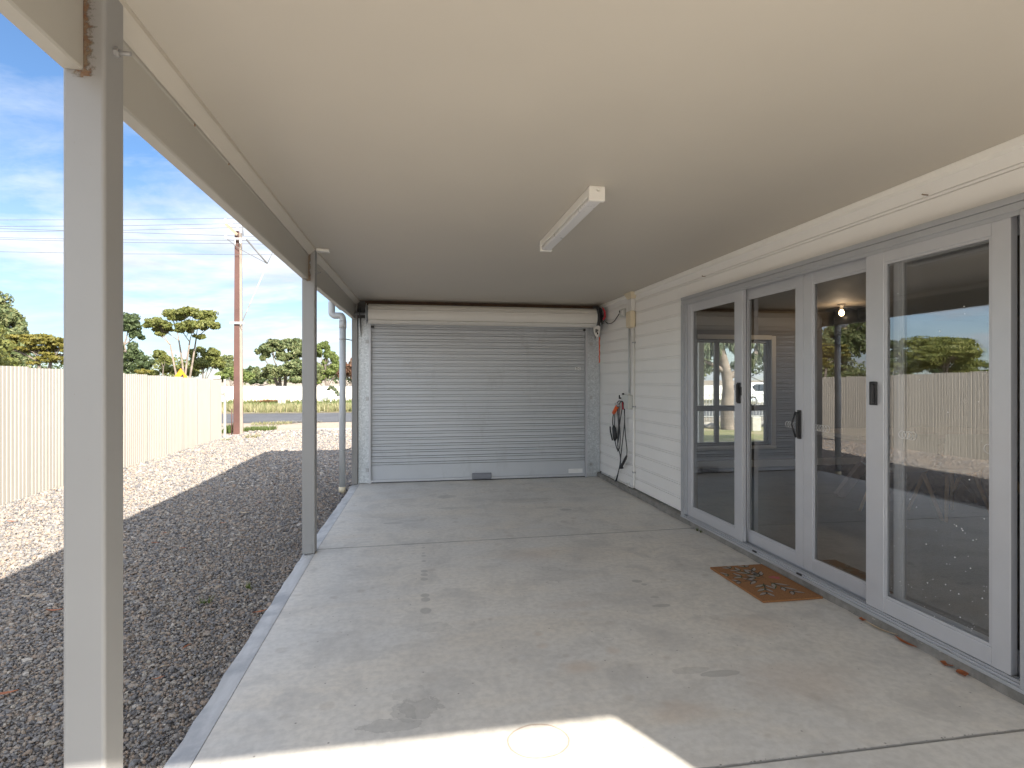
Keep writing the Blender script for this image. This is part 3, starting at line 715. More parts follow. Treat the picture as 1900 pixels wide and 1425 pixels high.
q = MB(); q.extrude([(2.37,2.205),(2.45,2.205),(2.44,2.11),(2.40,2.15)], 'y', -.92, -.901); q.build('bracket', M['steel'], car)  # unseen piece added under the end beam to notch the sun patch
q = MB(); q.extrude([(-.952,2.50),(-.952,2.372),(-.985,2.366),(-1.06,2.37),(-1.08,2.40),(-1.085,2.49),(-1.075,2.49),(-1.07,2.405),(-1.05,2.38),(-.962,2.38),(-.962,2.50)], 'y', -1.05, 8.13); q.build('gutter', M['steel'], car)
q = MB(); q.box(-.951, -.911, -1.05, 7.5, 2.40, 2.499); q.box(-.951, -.90, 7.74, 8.13, 2.30, 2.499); q.box(-.89, WX-.002, 7.94, 8.13, 2.30, 2.499); q.build('fascia', M['steel'], car)
# end wall around the roller door
q = MB(); q.rbox(-.772, -.618, 7.72, 7.80, .004, 2.459, .003); q.box(-.74, -.735, 7.712, 7.7195, .02, 2.2); q.box(-.70, -.695, 7.712, 7.7195, .02, 2.2)
q.build('galvanised_column', M['galv'], car)
q = MB(); q.rbox(2.40, 2.545, 7.72, 7.80, .004, 2.459, .003); q.rbox(2.545, 2.612, 7.74, 7.80, .004, 2.459, .003); q.build('galvanised_column', M['galv'], car)
q = MB(); q.rbox(-.775, 2.60, 7.70, 7.79, 2.375, 2.4585, .003); q.build('lintel', M['timber'], car)
q = MB(); q.rbox(-.82, -.772, 7.695, 7.718, 2.215, 2.455, .003); q.build('rusty_plate', M['rust'], car)

# roller door
rd = MB(); P = .0837; z = .195; prof = []
DX0, DX1 = -.612, 2.402; DYp = 7.745
while z < 2.20:
    prof += [(DYp, z), (DYp, z+P-.041), (DYp+.03, z+P-.040), (DYp+.03, z+P-.033), (DYp-.007, z+P-.031), (DYp-.007, z+P-.009), (DYp+.03, z+P-.0075), (DYp+.03, z+P-.002), (DYp, z+P-.001)]
    z += P
prof = [(DYp, .03)]+prof
prof += [(DYp+.04, z), (DYp+.04, .03)]
rd.extrude(prof, 'x', DX0, DX1)
roller = rd.build('roller_door', M['roller'], car); roller['label'] = 'closed grey ribbed roller door at the far end of the carport'
q = MB(); q.rbox(DX0+.03, DX1-.02, 7.712, 7.742, .012, .045, .006, 2); q.build('bottom_rail', M['alu'], roller)
q = MB(); q.rbox(DX0+.01, DX1-.005, 7.722, 7.738, .001, .011, .002, 1); q.build('weather_seal', M['black'], roller)
for x0, x1 in ((-.632, -.606), (2.384, 2.41)):
    q = MB(); q.box(x0, x0+.003, 7.690, 7.719, .003, 2.14); q.box(x1-.003, x1, 7.690, 7.719, .003, 2.14); q.box(x0, x1, 7.687, 7.690, .003, 2.14)
    q.build('guide_track', M['alu'], roller)
for x in (-.655, 2.475):
    for zz in (.18, 1.14, 1.91):
        q = MB(); q.rbox(x-.020, x+.020, 7.710, 7.7185, zz-.026, zz+.026, .003, 1); q.lathe([(.010,0),(.010,-.012),(0,-.012)], (x+.004,7.710,zz), 'y', 6, sm=False)
        q.build('track_clip', M['steelpole'], roller)
q = MB()   # curtain wound on its drum: a faceted roll with ribs
R0 = .132; cy_, cz_ = 7.555, 2.262; pr = []
angs = [i*360/48 for i in range(48)]
for dg in angs:
    pr.append((cy_+R0*math.cos(R(dg)), cz_+R0*math.sin(R(dg))))
    for g0 in (157.5, 135., 217.5, 247.5, 292.5, 337.5, 22.5, 67.5):
        if abs(dg-g0) < .1:
            for dd, rr in ((.6,R0),(.8,R0-.022),(4.0,R0-.022),(4.4,R0+.004)): pr.append((cy_+rr*math.cos(R(dg+dd)), cz_+rr*math.sin(R(dg+dd))))
q.extrude(pr, 'x', -.62, 2.47); q.build('curtain_roll', M['drum'], roller)
q = MB(); q.rbox(-.635, 2.47, 7.405, 7.43, 2.315, 2.345, .004); q.build('curtain_edge', M['pelmet'], roller) if False else None
for x0, x1 in ((-.652, -.621), (2.471, 2.50)):
    q = MB(); q.lathe([(.112,x0),(.139,x0),(.139,x0+.004),(.112,x0+.006),(.112,x1)], (0,cy_,cz_), 'x', 30); q.build('drum_wheel', M['galv'], roller)
q = MB(); q.tube([(-.83,cy_,cz_),(2.58,cy_,cz_)], .017, 12); q.build('axle', M['steelpole'], roller)
for x in (-.735, 2.53):
    q = MB(); q.extrude([(7.71,2.44),(7.50,2.30),(7.50,2.22),(7.55,2.22),(7.71,1.97)], 'x', x-.003, x+.003); q.rbox(x-.035, x+.055, 7.690, 7.6985, 2.22, 2.45, .002, 1)
    q.build('bracket', M['galvdark'], roller)
q = MB(); q.rbox(.755, 1.028, 7.688, 7.713, .018, .102, .008, 2, 0); q.rbox(.775, 1.01, 7.684, 7.690, .03, .088, .003, 1); q.build('lock_plate', M['darkgrey'], roller)
q = MB(); q.box(2.145, 2.355, 7.7425, 7.7440, .058, .118); lb = q.build('label_sticker', M['label'], roller)
q = MB(); q.box(2.22, 2.29, 7.7412, 7.7422, .105, .109)
for i in range(3): q.box(2.16, 2.34-.02*i, 7.7412, 7.7422, .072+.009*i, .0735+.009*i)
q.build('print', M['greyplastic'], lb)
zr = .195+16*P+.022
q = MB(); q.box(2.245, 2.325, 7.7425, 7.7440, zr-.021, zr+.024); lb = q.build('label_sticker', M['label'], roller)
q = MB(); q.box(2.253, 2.280, 7.7412, 7.7422, zr+.004, zr+.016); q.box(2.285, 2.292, 7.7412, 7.7422, zr-.01, zr+.012); q.box(2.298, 2.318, 7.7412, 7.7422, zr-.012, zr-.005); q.box(2.302, 2.316, 7.7412, 7.7422, zr+.006, zr+.013); q.box(2.253, 2.28, 7.7412, 7.7422, zr-.014, zr-.008)
q.build('print', M['ink'], lb)
for x in (-.585, 2.375):
    q = MB(); q.rbox(x-.02, x+.02, 7.69, 7.735, 2.095, 2.12, .004, 1); q.build('stop_block', M['black'], roller)

# opener motor on the end of the roll
op = thing('door_opener', (2.54, 7.5, 2.06), 'black roller door opener with white pull handle and red cord beside the weatherboards', 'door opener')
q = MB(); q.rbox(2.478, 2.552, 7.44, 7.66, 2.19, 2.40, .02, 3); q.rbox(2.472, 2.512, 7.405, 7.47, 2.10, 2.36, .012, 3); q.build('motor_housing', M['black'], op)
q = MB(); q.tube([(2.50,7.41,2.36),(2.49,7.40,2.27),(2.495,7.40,2.17),(2.48,7.40,2.12)], .012, 8); q.tube([(2.53,7.42,2.34),(2.535,7.41,2.24),(2.53,7.41,2.16)], .008, 8); q.build('cable_loop', M['rubber'], op)
q = MB(); q.extrude([(2.405,2.115),(2.47,2.145),(2.497,2.13),(2.492,2.05),(2.468,1.985),(2.446,1.985),(2.418,2.04)], 'y', 7.385, 7.415)
hs = q.build('handset', M['whiteplastic'], op)
q = MB(); q.rbox(2.43, 2.448, 7.379, 7.386, 2.045, 2.095, .003, 1); q.rbox(2.455, 2.47, 7.379, 7.386, 2.06, 2.09, .003, 1); q.rbox(2.45, 2.468, 7.379, 7.386, 2.02, 2.05, .003, 1); q.build('button', M['black'], hs)
q = MB()
for k_ in range(5):
    o_ = .005*k_; q.tube([(2.54+o_,7.43,2.41-o_),(2.562+o_,7.41,2.34),(2.566+o_,7.405,2.27),(2.55+o_,7.41,2.215+o_),(2.545,7.42,2.26)], .0045, 7)
q.build('red_cord', M['red'], op)
q = MB(); q.tube([(2.505+.004*math.sin(i*1.9), 7.44, 1.99-.03*i) for i in range(13)], .007, 7); q.build('pull_cord', M['orange'], op)
q = MB(); q.tube([(2.552,7.46,2.30),(2.57,7.40,2.21),(2.59,7.33,2.165),(2.60,7.22,2.16),(2.60,7.10,2.18),(2.602,7.0,2.225),(2.602,6.93,2.255),(2.60,6.88,2.265)], .0055, 8)
q.tube([(2.60,6.885,2.262),(2.592,6.862,2.27),(2.588,6.845,2.275)], [.008,.016,.018], 10); q.build('power_lead', M['rubber'], op)
so = thing('power_outlet', (WX, 6.80, 2.245), 'grey double power outlet high on the wall beside the cream duct', 'power outlet')
q = MB(); q.rbox(2.582, WX-.0005, 6.72, 6.88, 2.20, 2.30, .006, 2); ob = q.build('housing', M['greyplastic'], so)
q = MB(); q.rbox(2.576, 2.583, 6.735, 6.79, 2.225, 2.28, .004, 2); q.build('switch_plate', M['whiteplastic'], so)

# cream air-conditioner duct cover
du = thing('pipe_duct', (WX, 6.48, 2.02), 'cream plastic pipe duct with flared top running from ceiling to rounded cap', 'duct')
q = MB(); q.extrude([(2.552,2.455),(WX-.001,2.455),(WX-.001,2.40),(2.566,2.40)], 'y', 6.395, 6.565)
q2 = MB(); o = len(q2.v)
q2.addmesh([(2.535,6.37,2.4585),(2.535,6.60,2.4585),(WX-.001,6.60,2.4585),(WX-.001,6.37,2.4585),(2.562,6.42,2.385),(2.562,6.545,2.385),(WX-.001,6.545,2.385),(WX-.001,6.42,2.385)], [(0,1,2,3),(4,5,6,7),(0,1,5,4),(1,2,6,5),(2,3,7,6),(3,0,4,7)]); q2.build('flared_top', M['cream'], du)
q = MB(); q.rbox(2.566, WX-.001, 6.425, 6.54, 2.235, 2.384, .010, 3); q.build('duct_channel', M['whiteplastic'], du)
q = MB(); q.rbox(2.545, WX-.001, 6.40, 6.565, 2.03, 2.236, .024, 4); q.lathe([(.004,0),(.004,-.002)], (2.5445,6.48,2.20), 'x', 10); q.build('end_cap', M['cream'], du)
pc = thing('conduit', (WX, 6.60, 1.63), 'thin grey vertical conduit between the cream duct and the isolator box', 'conduit')
q = MB(); q.tube([(2.604,6.585,2.05),(2.604,6.585,1.21)], .0125, 12); q.build('pipe', M['greypipe'], pc)
q = MB(); q.tube([(2.604,6.585,1.235),(2.604,6.585,1.20)], .017, 12); q.build('collar', M['whiteplastic'], pc)
wc = thing('conduit', (WX, 6.43, 1.0), 'white conduit dropping from the cream duct and turning along the wall foot', 'conduit')
q = MB(); q.tube([(2.604,6.435,2.06),(2.604,6.435,.115),(2.604,6.443,.092),(2.604,6.465,.082),(2.604,7.62,.070)], .0115, 12); q.build('pipe', M['whiteplastic'], wc)
for zz in (1.85, 1.07, .27):
    q = MB(); q.rbox(2.589, WX-.001, 6.408, 6.462, zz-.008, zz+.008, .003, 1); q.build('saddle_clip', M['steelpole'], wc)
for yy in (6.62, 7.08):
    q = MB(); q.rbox(2.588, WX-.001, yy-.006, yy+.006, .06, .11, .002, 1); q.build('saddle_clip', M['greyplastic'], wc)
jb = thing('junction_box', (WX, 6.58, 1.12), 'pale grey isolator box on the wall above the hanging charging cable', 'electrical box')
q = MB(); q.rbox(2.555, WX-.001, 6.505, 6.645, 1.035, 1.205, .005, 2); q.build('housing', M['greyplastic'], jb)
q = MB(); q.rbox(2.565, WX-.001, 6.648, 6.76, 1.13, 1.205, .005, 2); q.build('side_box', M['greyplastic'], jb)
hk_ = thing('hook', (WX, 6.80, 1.2), 'small black hook on the wall holding the charging cable', 'hook')
q = MB(); q.rbox(2.60, WX-.001, 6.79, 6.835, 1.15, 1.225, .006, 2); q.rbox(2.56, 2.602, 6.80, 6.825, 1.15, 1.17, .005, 2); q.rbox(2.555, 2.568, 6.80, 6.825, 1.15, 1.20, .005, 2); q.build('hook_body', M['black'], hk_)
# hanging charging cable, traced at the wall
cb = thing('charging_cable', (2.57, 6.8, .7), 'black looped charging cable with orange plug hanging on the white wall', 'cable')
def wl(px, py, X): 
    a = (px-950)/F; t = X/(a*CT+ST); return (X, (-a*ST+CT)*t, CH-(py-HY)/F*t)
def spl(P, n=8):
    P = [Vector(p) for p in P]; out = []
    for i in range(len(P)-1):
        p0, p1, p2, p3 = P[max(i-1,0)], P[i], P[i+1], P[min(i+2,len(P)-1)]
        for j in range(n):
            t = j/n; out.append(.5*((2*p1)+(p2-p0)*t+(2*p0-5*p1+4*p2-p3)*t*t+(3*p1-p0-3*p2+p3)*t**3))
    return out+[P[-1]]
def cz_px(x, y): return (1100+x/7.5, 720+y/7.5)
def loop(pts, X, r=.0065): q_.tube(spl([wl(*cz_px(x,y), X+random.uniform(-.004,.004)) for x, y in pts]), r, 8)
q_ = MB()
loop([(400,185),(350,190),(345,300),(352,430),(358,560),(345,700),(350,840),(345,880)], 2.585)
loop([(400,185),(370,220),(365,330),(370,480),(378,620),(380,730),(372,830),(345,860),(322,800),(308,730)], 2.578)
loop([(405,185),(410,260),(400,330),(382,440),(368,560),(360,680),(345,800)], 2.59)
loop([(410,185),(438,240),(442,350),(440,480),(430,590),(415,720),(400,850),(388,960),(375,1080),(345,1200),(310,1310),(300,1375)], 2.58)
loop([(410,190),(430,240),(440,350),(446,520),(452,640),(465,760),(475,860),(472,945)], 2.572)
loop([(350,850),(375,910),(384,990),(382,1060),(362,1140),(342,1240),(320,1330),(302,1378)], 2.588)
loop([(290,345),(278,420),(276,500),(285,530)], 2.585); loop([(303,350),(304,430),(300,520),(300,540)], 2.59)
q_.build('lead', M['rubber'], cb)
q = MB(); q.tube([wl(*cz_px(*p), 2.57) for p in ((348,245),(335,265),(290,345),(283,355))], [.020,.026,.024,.012], 14); q.build('plug', M['orange'], cb)
q = MB(); q.tube([wl(*cz_px(*p), 2.568) for p in ((362,225),(345,250))], [.012,.019], 12)
for d_ in (-14, 0, 14): q.tube([wl(*cz_px(335+d_,235-d_*.5), 2.562), wl(*cz_px(322+d_,205-d_*.4), 2.562)], .004, 6)
q.build('plug_pins', M['chrome'], cb)
q = MB(); q.tube([wl(*cz_px(*p), 2.575) for p in ((290,525),(296,560),(306,640),(308,700),(306,735))], [.014,.028,.031,.028,.012], 12); q.tube(spl([wl(*cz_px(*p), 2.58) for p in ((240,535),(245,600),(262,680),(272,725))]), [.010]*25, 8); q.build('control_box', M['rubber'], cb)
q = MB(); q.tube([wl(*cz_px(*p), 2.565) for p in ((470,945),(455,980),(425,1040),(395,1080),(400,1120))], [.012,.017,.016,.022,.024], 12); q.build('connector', M['rubber'], cb)
q = MB(); q.tube([wl(*cz_px(*p), 2.562) for p in ((412,200),(418,250),(422,300))], .008, 8); q.build('red_tag', M['red'], cb)

# ceiling light
cl_ = thing('ceiling_light', (.975, 3.555, 2.46), 'cream batten strip light fixed to the carport ceiling', 'light fitting')
q = MB(); q.rbox(.932, 1.018, 2.96, 4.15, 2.412, 2.4595, .003); q.build('body', M['cream'] if False else M['white'], cl_)
q = MB(); q.rbox(.938, 1.012, 2.96, 4.15, 2.382, 2.411, .012, 3); q.build('diffuser', M['diffuser'], cl_)
for y0, y1 in ((2.93, 2.961), (4.149, 4.18)):
    q = MB(); q.rbox(.929, 1.021, y0, y1, 2.378, 2.4596, .005, 2); 
    if y0 < 3: q.lathe([(.013,0),(.013,-.002),(.009,-.002),(.009,-.0005),(0,-.0005)], (.978,y0,2.437), 'y', 16)
    q.build('end_cap', M['white'], cl_)

# downpipe
dp = thing('downpipe', (-.94, 7.45, GZ), 'grey round downpipe with elbows beside the end post', 'downpipe')
q = MB(); q.tube(spl([(-1.075,7.45,2.40),(-1.075,7.45,2.27),(-1.072,7.45,2.245),(-1.045,7.45,2.222),(-1.02,7.45,2.22),(-.965,7.45,2.22),(-.95,7.45,2.21),(-.938,7.45,2.18),(-.938,7.45,2.10)], 4), .042, 18)
q.tube([(-.938,7.45,2.11),(-.945,7.45,.0)], .0405, 18); q.build('pipe', M['greypipe'], dp)
q = MB(); q.tube([(-.938,7.45,2.16),(-.938,7.45,2.06)], .046, 18); q.build('elbow_socket', M['greypipe'], dp)
q = MB(); q.tube([(-.945,7.45,.02),(-.947,7.45,-.06)], .043, 16); q.build('foot', M['cream'], dp)
for zz in (1.92, .49):
    q = MB(); q.tube([(-.94,7.45,zz-.006),(-.94,7.45,zz+.006)], .0435, 18); q.tube([(-.90,7.45,zz),(-.852,7.66,zz)], .007, 8); q.lathe([(.009,0),(.009,-.01)], (-.945,7.408,zz), 'y', 8); q.build('bracket', M['steelpole'], dp)

# doormat
dm = MB(); mx0, mx1, my0, my1 = 2.135, 2.555, 3.17, 3.815
dm.rbox(mx0, mx1, my0, my1, .001, .0148, .004, 2)
def leafpoly(cx, cy, L, W, ang, mi, z=.0152):
    n = 7; up = []; dn = []
    for i in range(n+1):
        t = i/n; w_ = W*math.sin(math.pi*t**.8)*(1+random.uniform(-.12,.12)); up.append((t*L, w_)); dn.append((t*L, -w_))
    pts = up+dn[::-1][1:-1]; ca, sa = math.cos(ang), math.sin(ang)
    clampx = lambda v: min(max(v, mx0+.012), mx1-.012); clampy = lambda v: min(max(v, my0+.012), my1-.012)
    dm.addmesh([(clampx(cx+p[0]*ca-p[1]*sa), clampy(cy+p[0]*sa+p[1]*ca), z) for p in pts], [tuple(range(len(pts)))], mi)
def spray(x, y, ang, L, n, W=.017):
    "a printed sprig: grey leaves edged in black on a thin stem"
    ca, sa = math.cos(ang), math.sin(ang); leafpoly(x, y, L, .005, ang, 1, .0150)
    for i in range(n):
        t = .2+.8*i/max(1, n-1); bx, by = x+ca*L*t, y+sa*L*t
        for sgn in (-1, 1):
            l_ = random.uniform(.085, .12)*(1-.25*t); a_ = ang+sgn*random.uniform(.45, .7)
            leafpoly(bx, by, l_, W, a_, random.choice((1,1,3)), .0152+.0002*random.random()); leafpoly(bx+.012*math.cos(a_), by+.012*math.sin(a_), l_*.82, W*.72, a_+.05*sgn, 2, .0156)
spray(2.40, 3.52, R(118), .27, 4); spray(2.37, 3.52, R(150), .22, 3); spray(2.40, 3.54, R(92), .22, 3); spray(2.33, 3.50, R(178), .14, 2)
spray(2.38, 3.48, R(-78), .19, 3); spray(2.33, 3.46, R(-118), .18, 3)
for i in range(11): leafpoly(2.46, 3.52, random.uniform(.03,.062), .013, random.uniform(R(-70), R(150)), 4, .0151+.0001*i)
tag(dm.build('doormat', [M['coir'], M['dyeblack'], M['dyegrey'], M['dyegreen'], M['dyepink']], loc=(2.345,3.49,0), fix=False), 'rectangular orange coir doormat with dark leaf pattern below the glass doors', 'doormat')

# dry leaves against the kerb and on the gravel
def dryleaf(x, y, z, L, W, ang, mat, label, curl=.4):
    q = MB(); n = 8
    ca, sa = math.cos(ang), math.sin(ang)
    for i in range(n+1):
        t = i/n; w_ = W*(.06+math.sin(math.pi*t)**.8); h = curl*L*.35*(t-.5)**2*2
        for sgn in (-1, 0, 1): 
            X, Y = (t-.5)*L, sgn*w_; q.v.append((x+X*ca-Y*sa, y+X*sa+Y*ca, z+.003+h+abs(sgn)*W*.35))
    for i in range(n):
        for j in (0, 1): a = i*3+j; q.f.append((a,a+1,a+4,a+3)); q.mi.append(0); q.sm.append(True)
    tag(q.build('dry_leaf', mat, loc=(x,y,z)), label, 'leaf', 'dry leaves'); return q
LB = [(2.553,2.85,.045,.018,.9,'gravelleaf','short orange dry leaf at the kerb, farthest of the kerb leaves'),(2.552,2.72,.19,.010,1.75,'paleleaf','long pale curled strip of dry leaf lying along the kerb'),(2.552,2.56,.13,.012,1.6,'gravelleaf','long brown curled dry leaf along the kerb'),
      (2.555,2.33,.05,.026,.4,'gravelleaf','round orange dry leaf propped on the kerb'),(2.548,2.245,.055,.024,1.2,'gravelleaf','orange dry leaf on the slab at the kerb, nearest the camera')]
for x, y, L, W, a, m_, lab in LB: dryleaf(x, y, 0, L, W, a, M[m_], lab)
for px, py, L, m_, lab in ((265,665,.10,'gravelleaf','long rust brown leaf on shaded gravel left of the near post'),(130,597,.08,'paleleaf','pale curled leaf on shaded gravel left of the near post'),(1185,190,.12,'paleleaf','thin pale twig leaf on shaded gravel in mid distance'),(1260,672,.09,'gravelleaf','brown leaf on gravel against the slab edge'),(60,232,.11,'gravelleaf','rust coloured leaf on sunlit gravel near the fence'),(770,995,.05,'gravelleaf','small dark red leaf deep in the shaded gravel'),(25,1070,.10,'gravelleaf','brown leaf on shaded gravel at the photo edge'),(1085,238,.07,'gravelleaf','small red brown leaf on shaded gravel in mid distance')):
    p = (px*600/1569, 880+py*600/1569); a = (p[0]-950)/F; t = (GZ+.01-CH)/(-(p[1]-HY)/F)
    dryleaf((a*CT+ST)*t, (-a*ST+CT)*t, GZ+.012, L, L*.11, random.uniform(-.5,.6), M[m_], lab)
q = MB()
for i in range(90):
    x = random.uniform(-4.5, -1.0); y = random.uniform(1.6, 11); an = random.uniform(0, 3.1); l_ = random.uniform(.03, .09); w_ = random.uniform(.003, .009); ca, sa = math.cos(an), math.sin(an)
    q.addmesh([(x-ca*l_/2, y-sa*l_/2, GZ+.012), (x+sa*w_, y-ca*w_, GZ+.017), (x+ca*l_/2, y+sa*l_/2, GZ+.013), (x-sa*w_, y+ca*w_, GZ+.016)], [(0,1,2,3)], i % 2)
tag(q.build('leaf_litter', [M['gravelleaf'], M['paleleaf']], loc=(-2.5,5,GZ), fix=False), 'tiny brown leaf and twig bits strewn over the gravel', 'leaf litter', kind='stuff')
# ------------------------------------------------------------------ fence of cream sheets
FX = -4.76
fe = thing('boundary_fence', (FX, 4, GZ), 'cream corrugated steel boundary fence stepping down beside the gravel', 'fence')
y = -8.0+ (7.86+8.0) % .775; y0 = y-.775
edges = [7.86+.775*i for i in range(-21, 10)]
def ftop(y): return 1.56-.0225*(y-7.4) if y > 7.0 else 1.569
for i in range(len(edges)-1):
    a, b_ = edges[i], min(edges[i+1], 15.12)
    if a >= 15.12: break
    q = MB(); zt = ftop((a+b_)/2); pp = .0674; prof = []; yy = a
    while yy < b_-.01:
        e_ = min(yy+pp, b_)
        prof += [(FX, yy), (FX, min(yy+.040, b_)), (FX-.012, min(yy+.0615, b_)), (FX-.012, min(yy+.0645, b_))]; yy += pp
    prof = [p for j_, p in enumerate(prof) if j_ == 0 or p != prof[j_-1]]
    prof += [(FX-.017, prof[-1][1]), (FX-.017, a)]
    q.extrude(prof, 'z', GZ-.03, zt); q.build('fence_sheet', M['fence'], fe)
q = MB(); q.rbox(FX-.05, FX+.004, 15.12, 15.165, GZ-.03, ftop(15.1)+.02, .004); q.build('end_post', M['fence'], fe)
q = MB(); q.box(FX-.06, FX-.019, -7.8, 15.1, 1.0, 1.06); q.box(FX-.06, FX-.019, -7.8, 15.1, .15, .21); q.build('rail', M['fence'], fe)
ff = thing('far_fence', (-5, 38.8, 0), 'long low white sheet fence across the road below the trees', 'fence')
q = MB(); q.box(-60, 40, 38.78, 38.84, -.1, .935)
for i in range(-8, 6): q.box(i*7-3.06, i*7-3, 38.76, 38.779, -.1, .94)
q.build('sheet', M['farfence'], ff)
q = MB(); q.box(-60, 40, 38.76, 38.86, .936, .965); q.build('capping', M['steelpole'], ff)

# ------------------------------------------------------------------ stobie pole, wires, signs
PX, PYY = -4.82, 16.35
pl = thing('power_pole', (PX, PYY, GZ), 'tall power pole of red brown steel and cream concrete beyond the fence', 'power pole')
def taper(m, x0, x1, y0, y1, za, zb, k=.72, mi=0):
    cx, cy = (x0+x1)/2, PYY
    def P(x, y, z, kk): return (PX+(x-PX)*kk, PYY+(y-PYY)*kk, z)
    m.addmesh([P(x0,y0,za,1),P(x1,y0,za,1),P(x1,y1,za,1),P(x0,y1,za,1),P(x0,y0,zb,k),P(x1,y0,zb,k),P(x1,y1,zb,k),P(x0,y1,zb,k)], [(0,3,2,1),(4,5,6,7),(0,1,5,4),(1,2,6,5),(2,3,7,6),(3,0,4,7)], mi)
q = MB(); taper(q, PX-.08, PX+.08, PYY-.17, PYY-.145, GZ-.1, 5.44); taper(q, PX-.08, PX+.08, PYY+.145, PYY+.17, GZ-.1, 5.44)
q.build('steel_channel', M['brownsteel'], pl)
q = MB(); taper(q, PX-.072, PX+.078, PYY-.144, PYY+.144, GZ-.1, 5.42); q.build('concrete_infill', M['poleconcrete'], pl)
PP = lambda px, py, y=16.15: at(px, py, y)
q = MB(); q.tube([PP(419,416), PP(441,436)], .045, 4, sm=False); q.build('timber_arm', M['woodgrey'], pl)
q = MB(); q.tube([PP(420,442), PP(457,443.5)], .03, 4, sm=False); q.tube([PP(436,444), PP(436,456)], .02, 6); q.build('steel_arm', M['steelpole'], pl)
q = MB(); q.tube([PP(457,444), PP(496,489)], .024, 6); q.tube([PP(450,417), PP(457,418.5)], .02, 6); q.tube([PP(450,417), PP(451,437)], .014, 6); q.build('stay_strut', M['wire'], pl)
q = MB(); q.tube([PP(422,444), PP(445,462), PP(496,489)], .009, 5); q.tube([PP(496,489), PP(506,468)], .008, 5); q.build('stay_wire', M['wire'], pl)
q = MB(); q.tube([PP(496,490), PP(449,598)], .013, 6); q.build('stay_guard', M['guide'], pl)
q = MB(); q.rbox(PX-.16, PX+.2, PYY-.21, PYY-.185, 2.9, 2.96, .004); q.build('clamp', M['galv'], pl)
q = MB()
for px, py in ((418,408),(429,417),(441,424),(419,439),(446,448)): q = MB(); p = PP(px, py); q.lathe([(.012,-.06),(.03,-.04),(.02,-.02),(.035,0),(.02,.03),(.0,.035)], p, 'z', 10); q.build('insulator', M['shell'], pl)
for (pa, pb, sag) in (((418,405),(0,408),.1),((429,415),(0,420),.1),((441,422),(0,430),.1),((419,437),(0,424),.0),((446,446),(0,441),.1),((436,452),(0,444),.1),((440,472),(0,467),.1)):
    A = at(pa[0], pa[1], 16.15); B = at(pb[0], pb[1], 16.15); d = B-A
    q = MB(); q.tube([A-d*1.3, A-d*.5, A, A+d*.5-Vector((0,0,sag*.2)), B, B+d*1.2], .0055, 5)
    tag(q.build('power_line', M['wire'], loc=A), 'thin dark overhead wire crossing the sky to the power pole', 'power line', 'overhead wires')
sg = thing('road_sign', (-8.7, 23.0, 0), 'orange diamond road sign just showing above the cream fence', 'sign')
c0 = at(335.5, 701, 23.0); ddx = Vector((.15,.26,0)); s_ = .36
q = MB(); pts = [c0+Vector((0,0,s_)), c0+ddx, c0-Vector((0,0,s_)), c0-ddx]
nn = Vector((.26,-.15,0)).normalized()*.006
q.addmesh([p+nn for p in pts]+[p-nn for p in pts], [(0,1,2,3),(7,6,5,4),(0,1,5,4),(1,2,6,5),(2,3,7,6),(3,0,4,7)]); q.build('panel', M['signorange'], sg)
q = MB(); u = ddx.normalized()
for (a, b_, c_) in (((-.05,.02),(.06,.14),(.09,.03)), ((-.05,.02),(.09,.03),(-.03,-.12))):
    q.addmesh([c0+nn*2+u*p[0]*1.3+Vector((0,0,p[1])) for p in (a,b_,c_)], [(0,1,2)])
q.build('symbol', M['black'], sg)
q = MB(); q.tube([(c0.x-nn.x*6,c0.y-nn.y*6,-.1), (c0.x-nn.x*6,c0.y-nn.y*6,c0.z+.2)], .025, 8); q.build('pole', M['steelpole'], sg)
ss = at(400, 700, 25.8); sn = thing('street_sign', (ss.x, ss.y, 0), 'small white street name blade on a post behind the cream fence', 'sign')
q = MB(); q.rbox(ss.x-.19, ss.x+.19, ss.y-.012, ss.y+.012, ss.z-.06, ss.z+.06, .003); q.build('blade', M['label'], sn)
q = MB()
for k_ in range(6): q.box(ss.x-.13+k_*.045, ss.x-.105+k_*.045, ss.y-.0145, ss.y-.0125, ss.z-.02, ss.z+.025)
q.build('lettering', M['greyplastic'], sn)
q = MB(); q.tube([(ss.x-.15,ss.y,-.1),(ss.x-.15,ss.y,ss.z-.06)], .025, 8); q.build('pole', M['steelpole'], sn)
a = at(430, 808, 15.9); st = MB(); st.tube([(a.x,a.y,GZ-.05),(a.x,a.y,.62)], .014, 5); tag(st.build('star_picket', M['brownsteel'], loc=(a.x,a.y,GZ)), 'thin rusty steel picket standing between the fence end and power pole', 'stake')
for px, dz, lab in ((519, .55, 'shorter pale guide post on the far verge grass'), (526.5, .72, 'taller leaning pale guide post on the far verge grass')):
    a = at(px, 747, 33.0); q = MB(); q.rbox(a.x-.09, a.x+.09, a.y-.05, a.y+.05, -.1, a.z+dz, .02, 2)
    tag(q.build('guide_post', M['guide'], loc=(a.x,a.y,-.1)), lab, 'post', 'guide posts on the far verge')

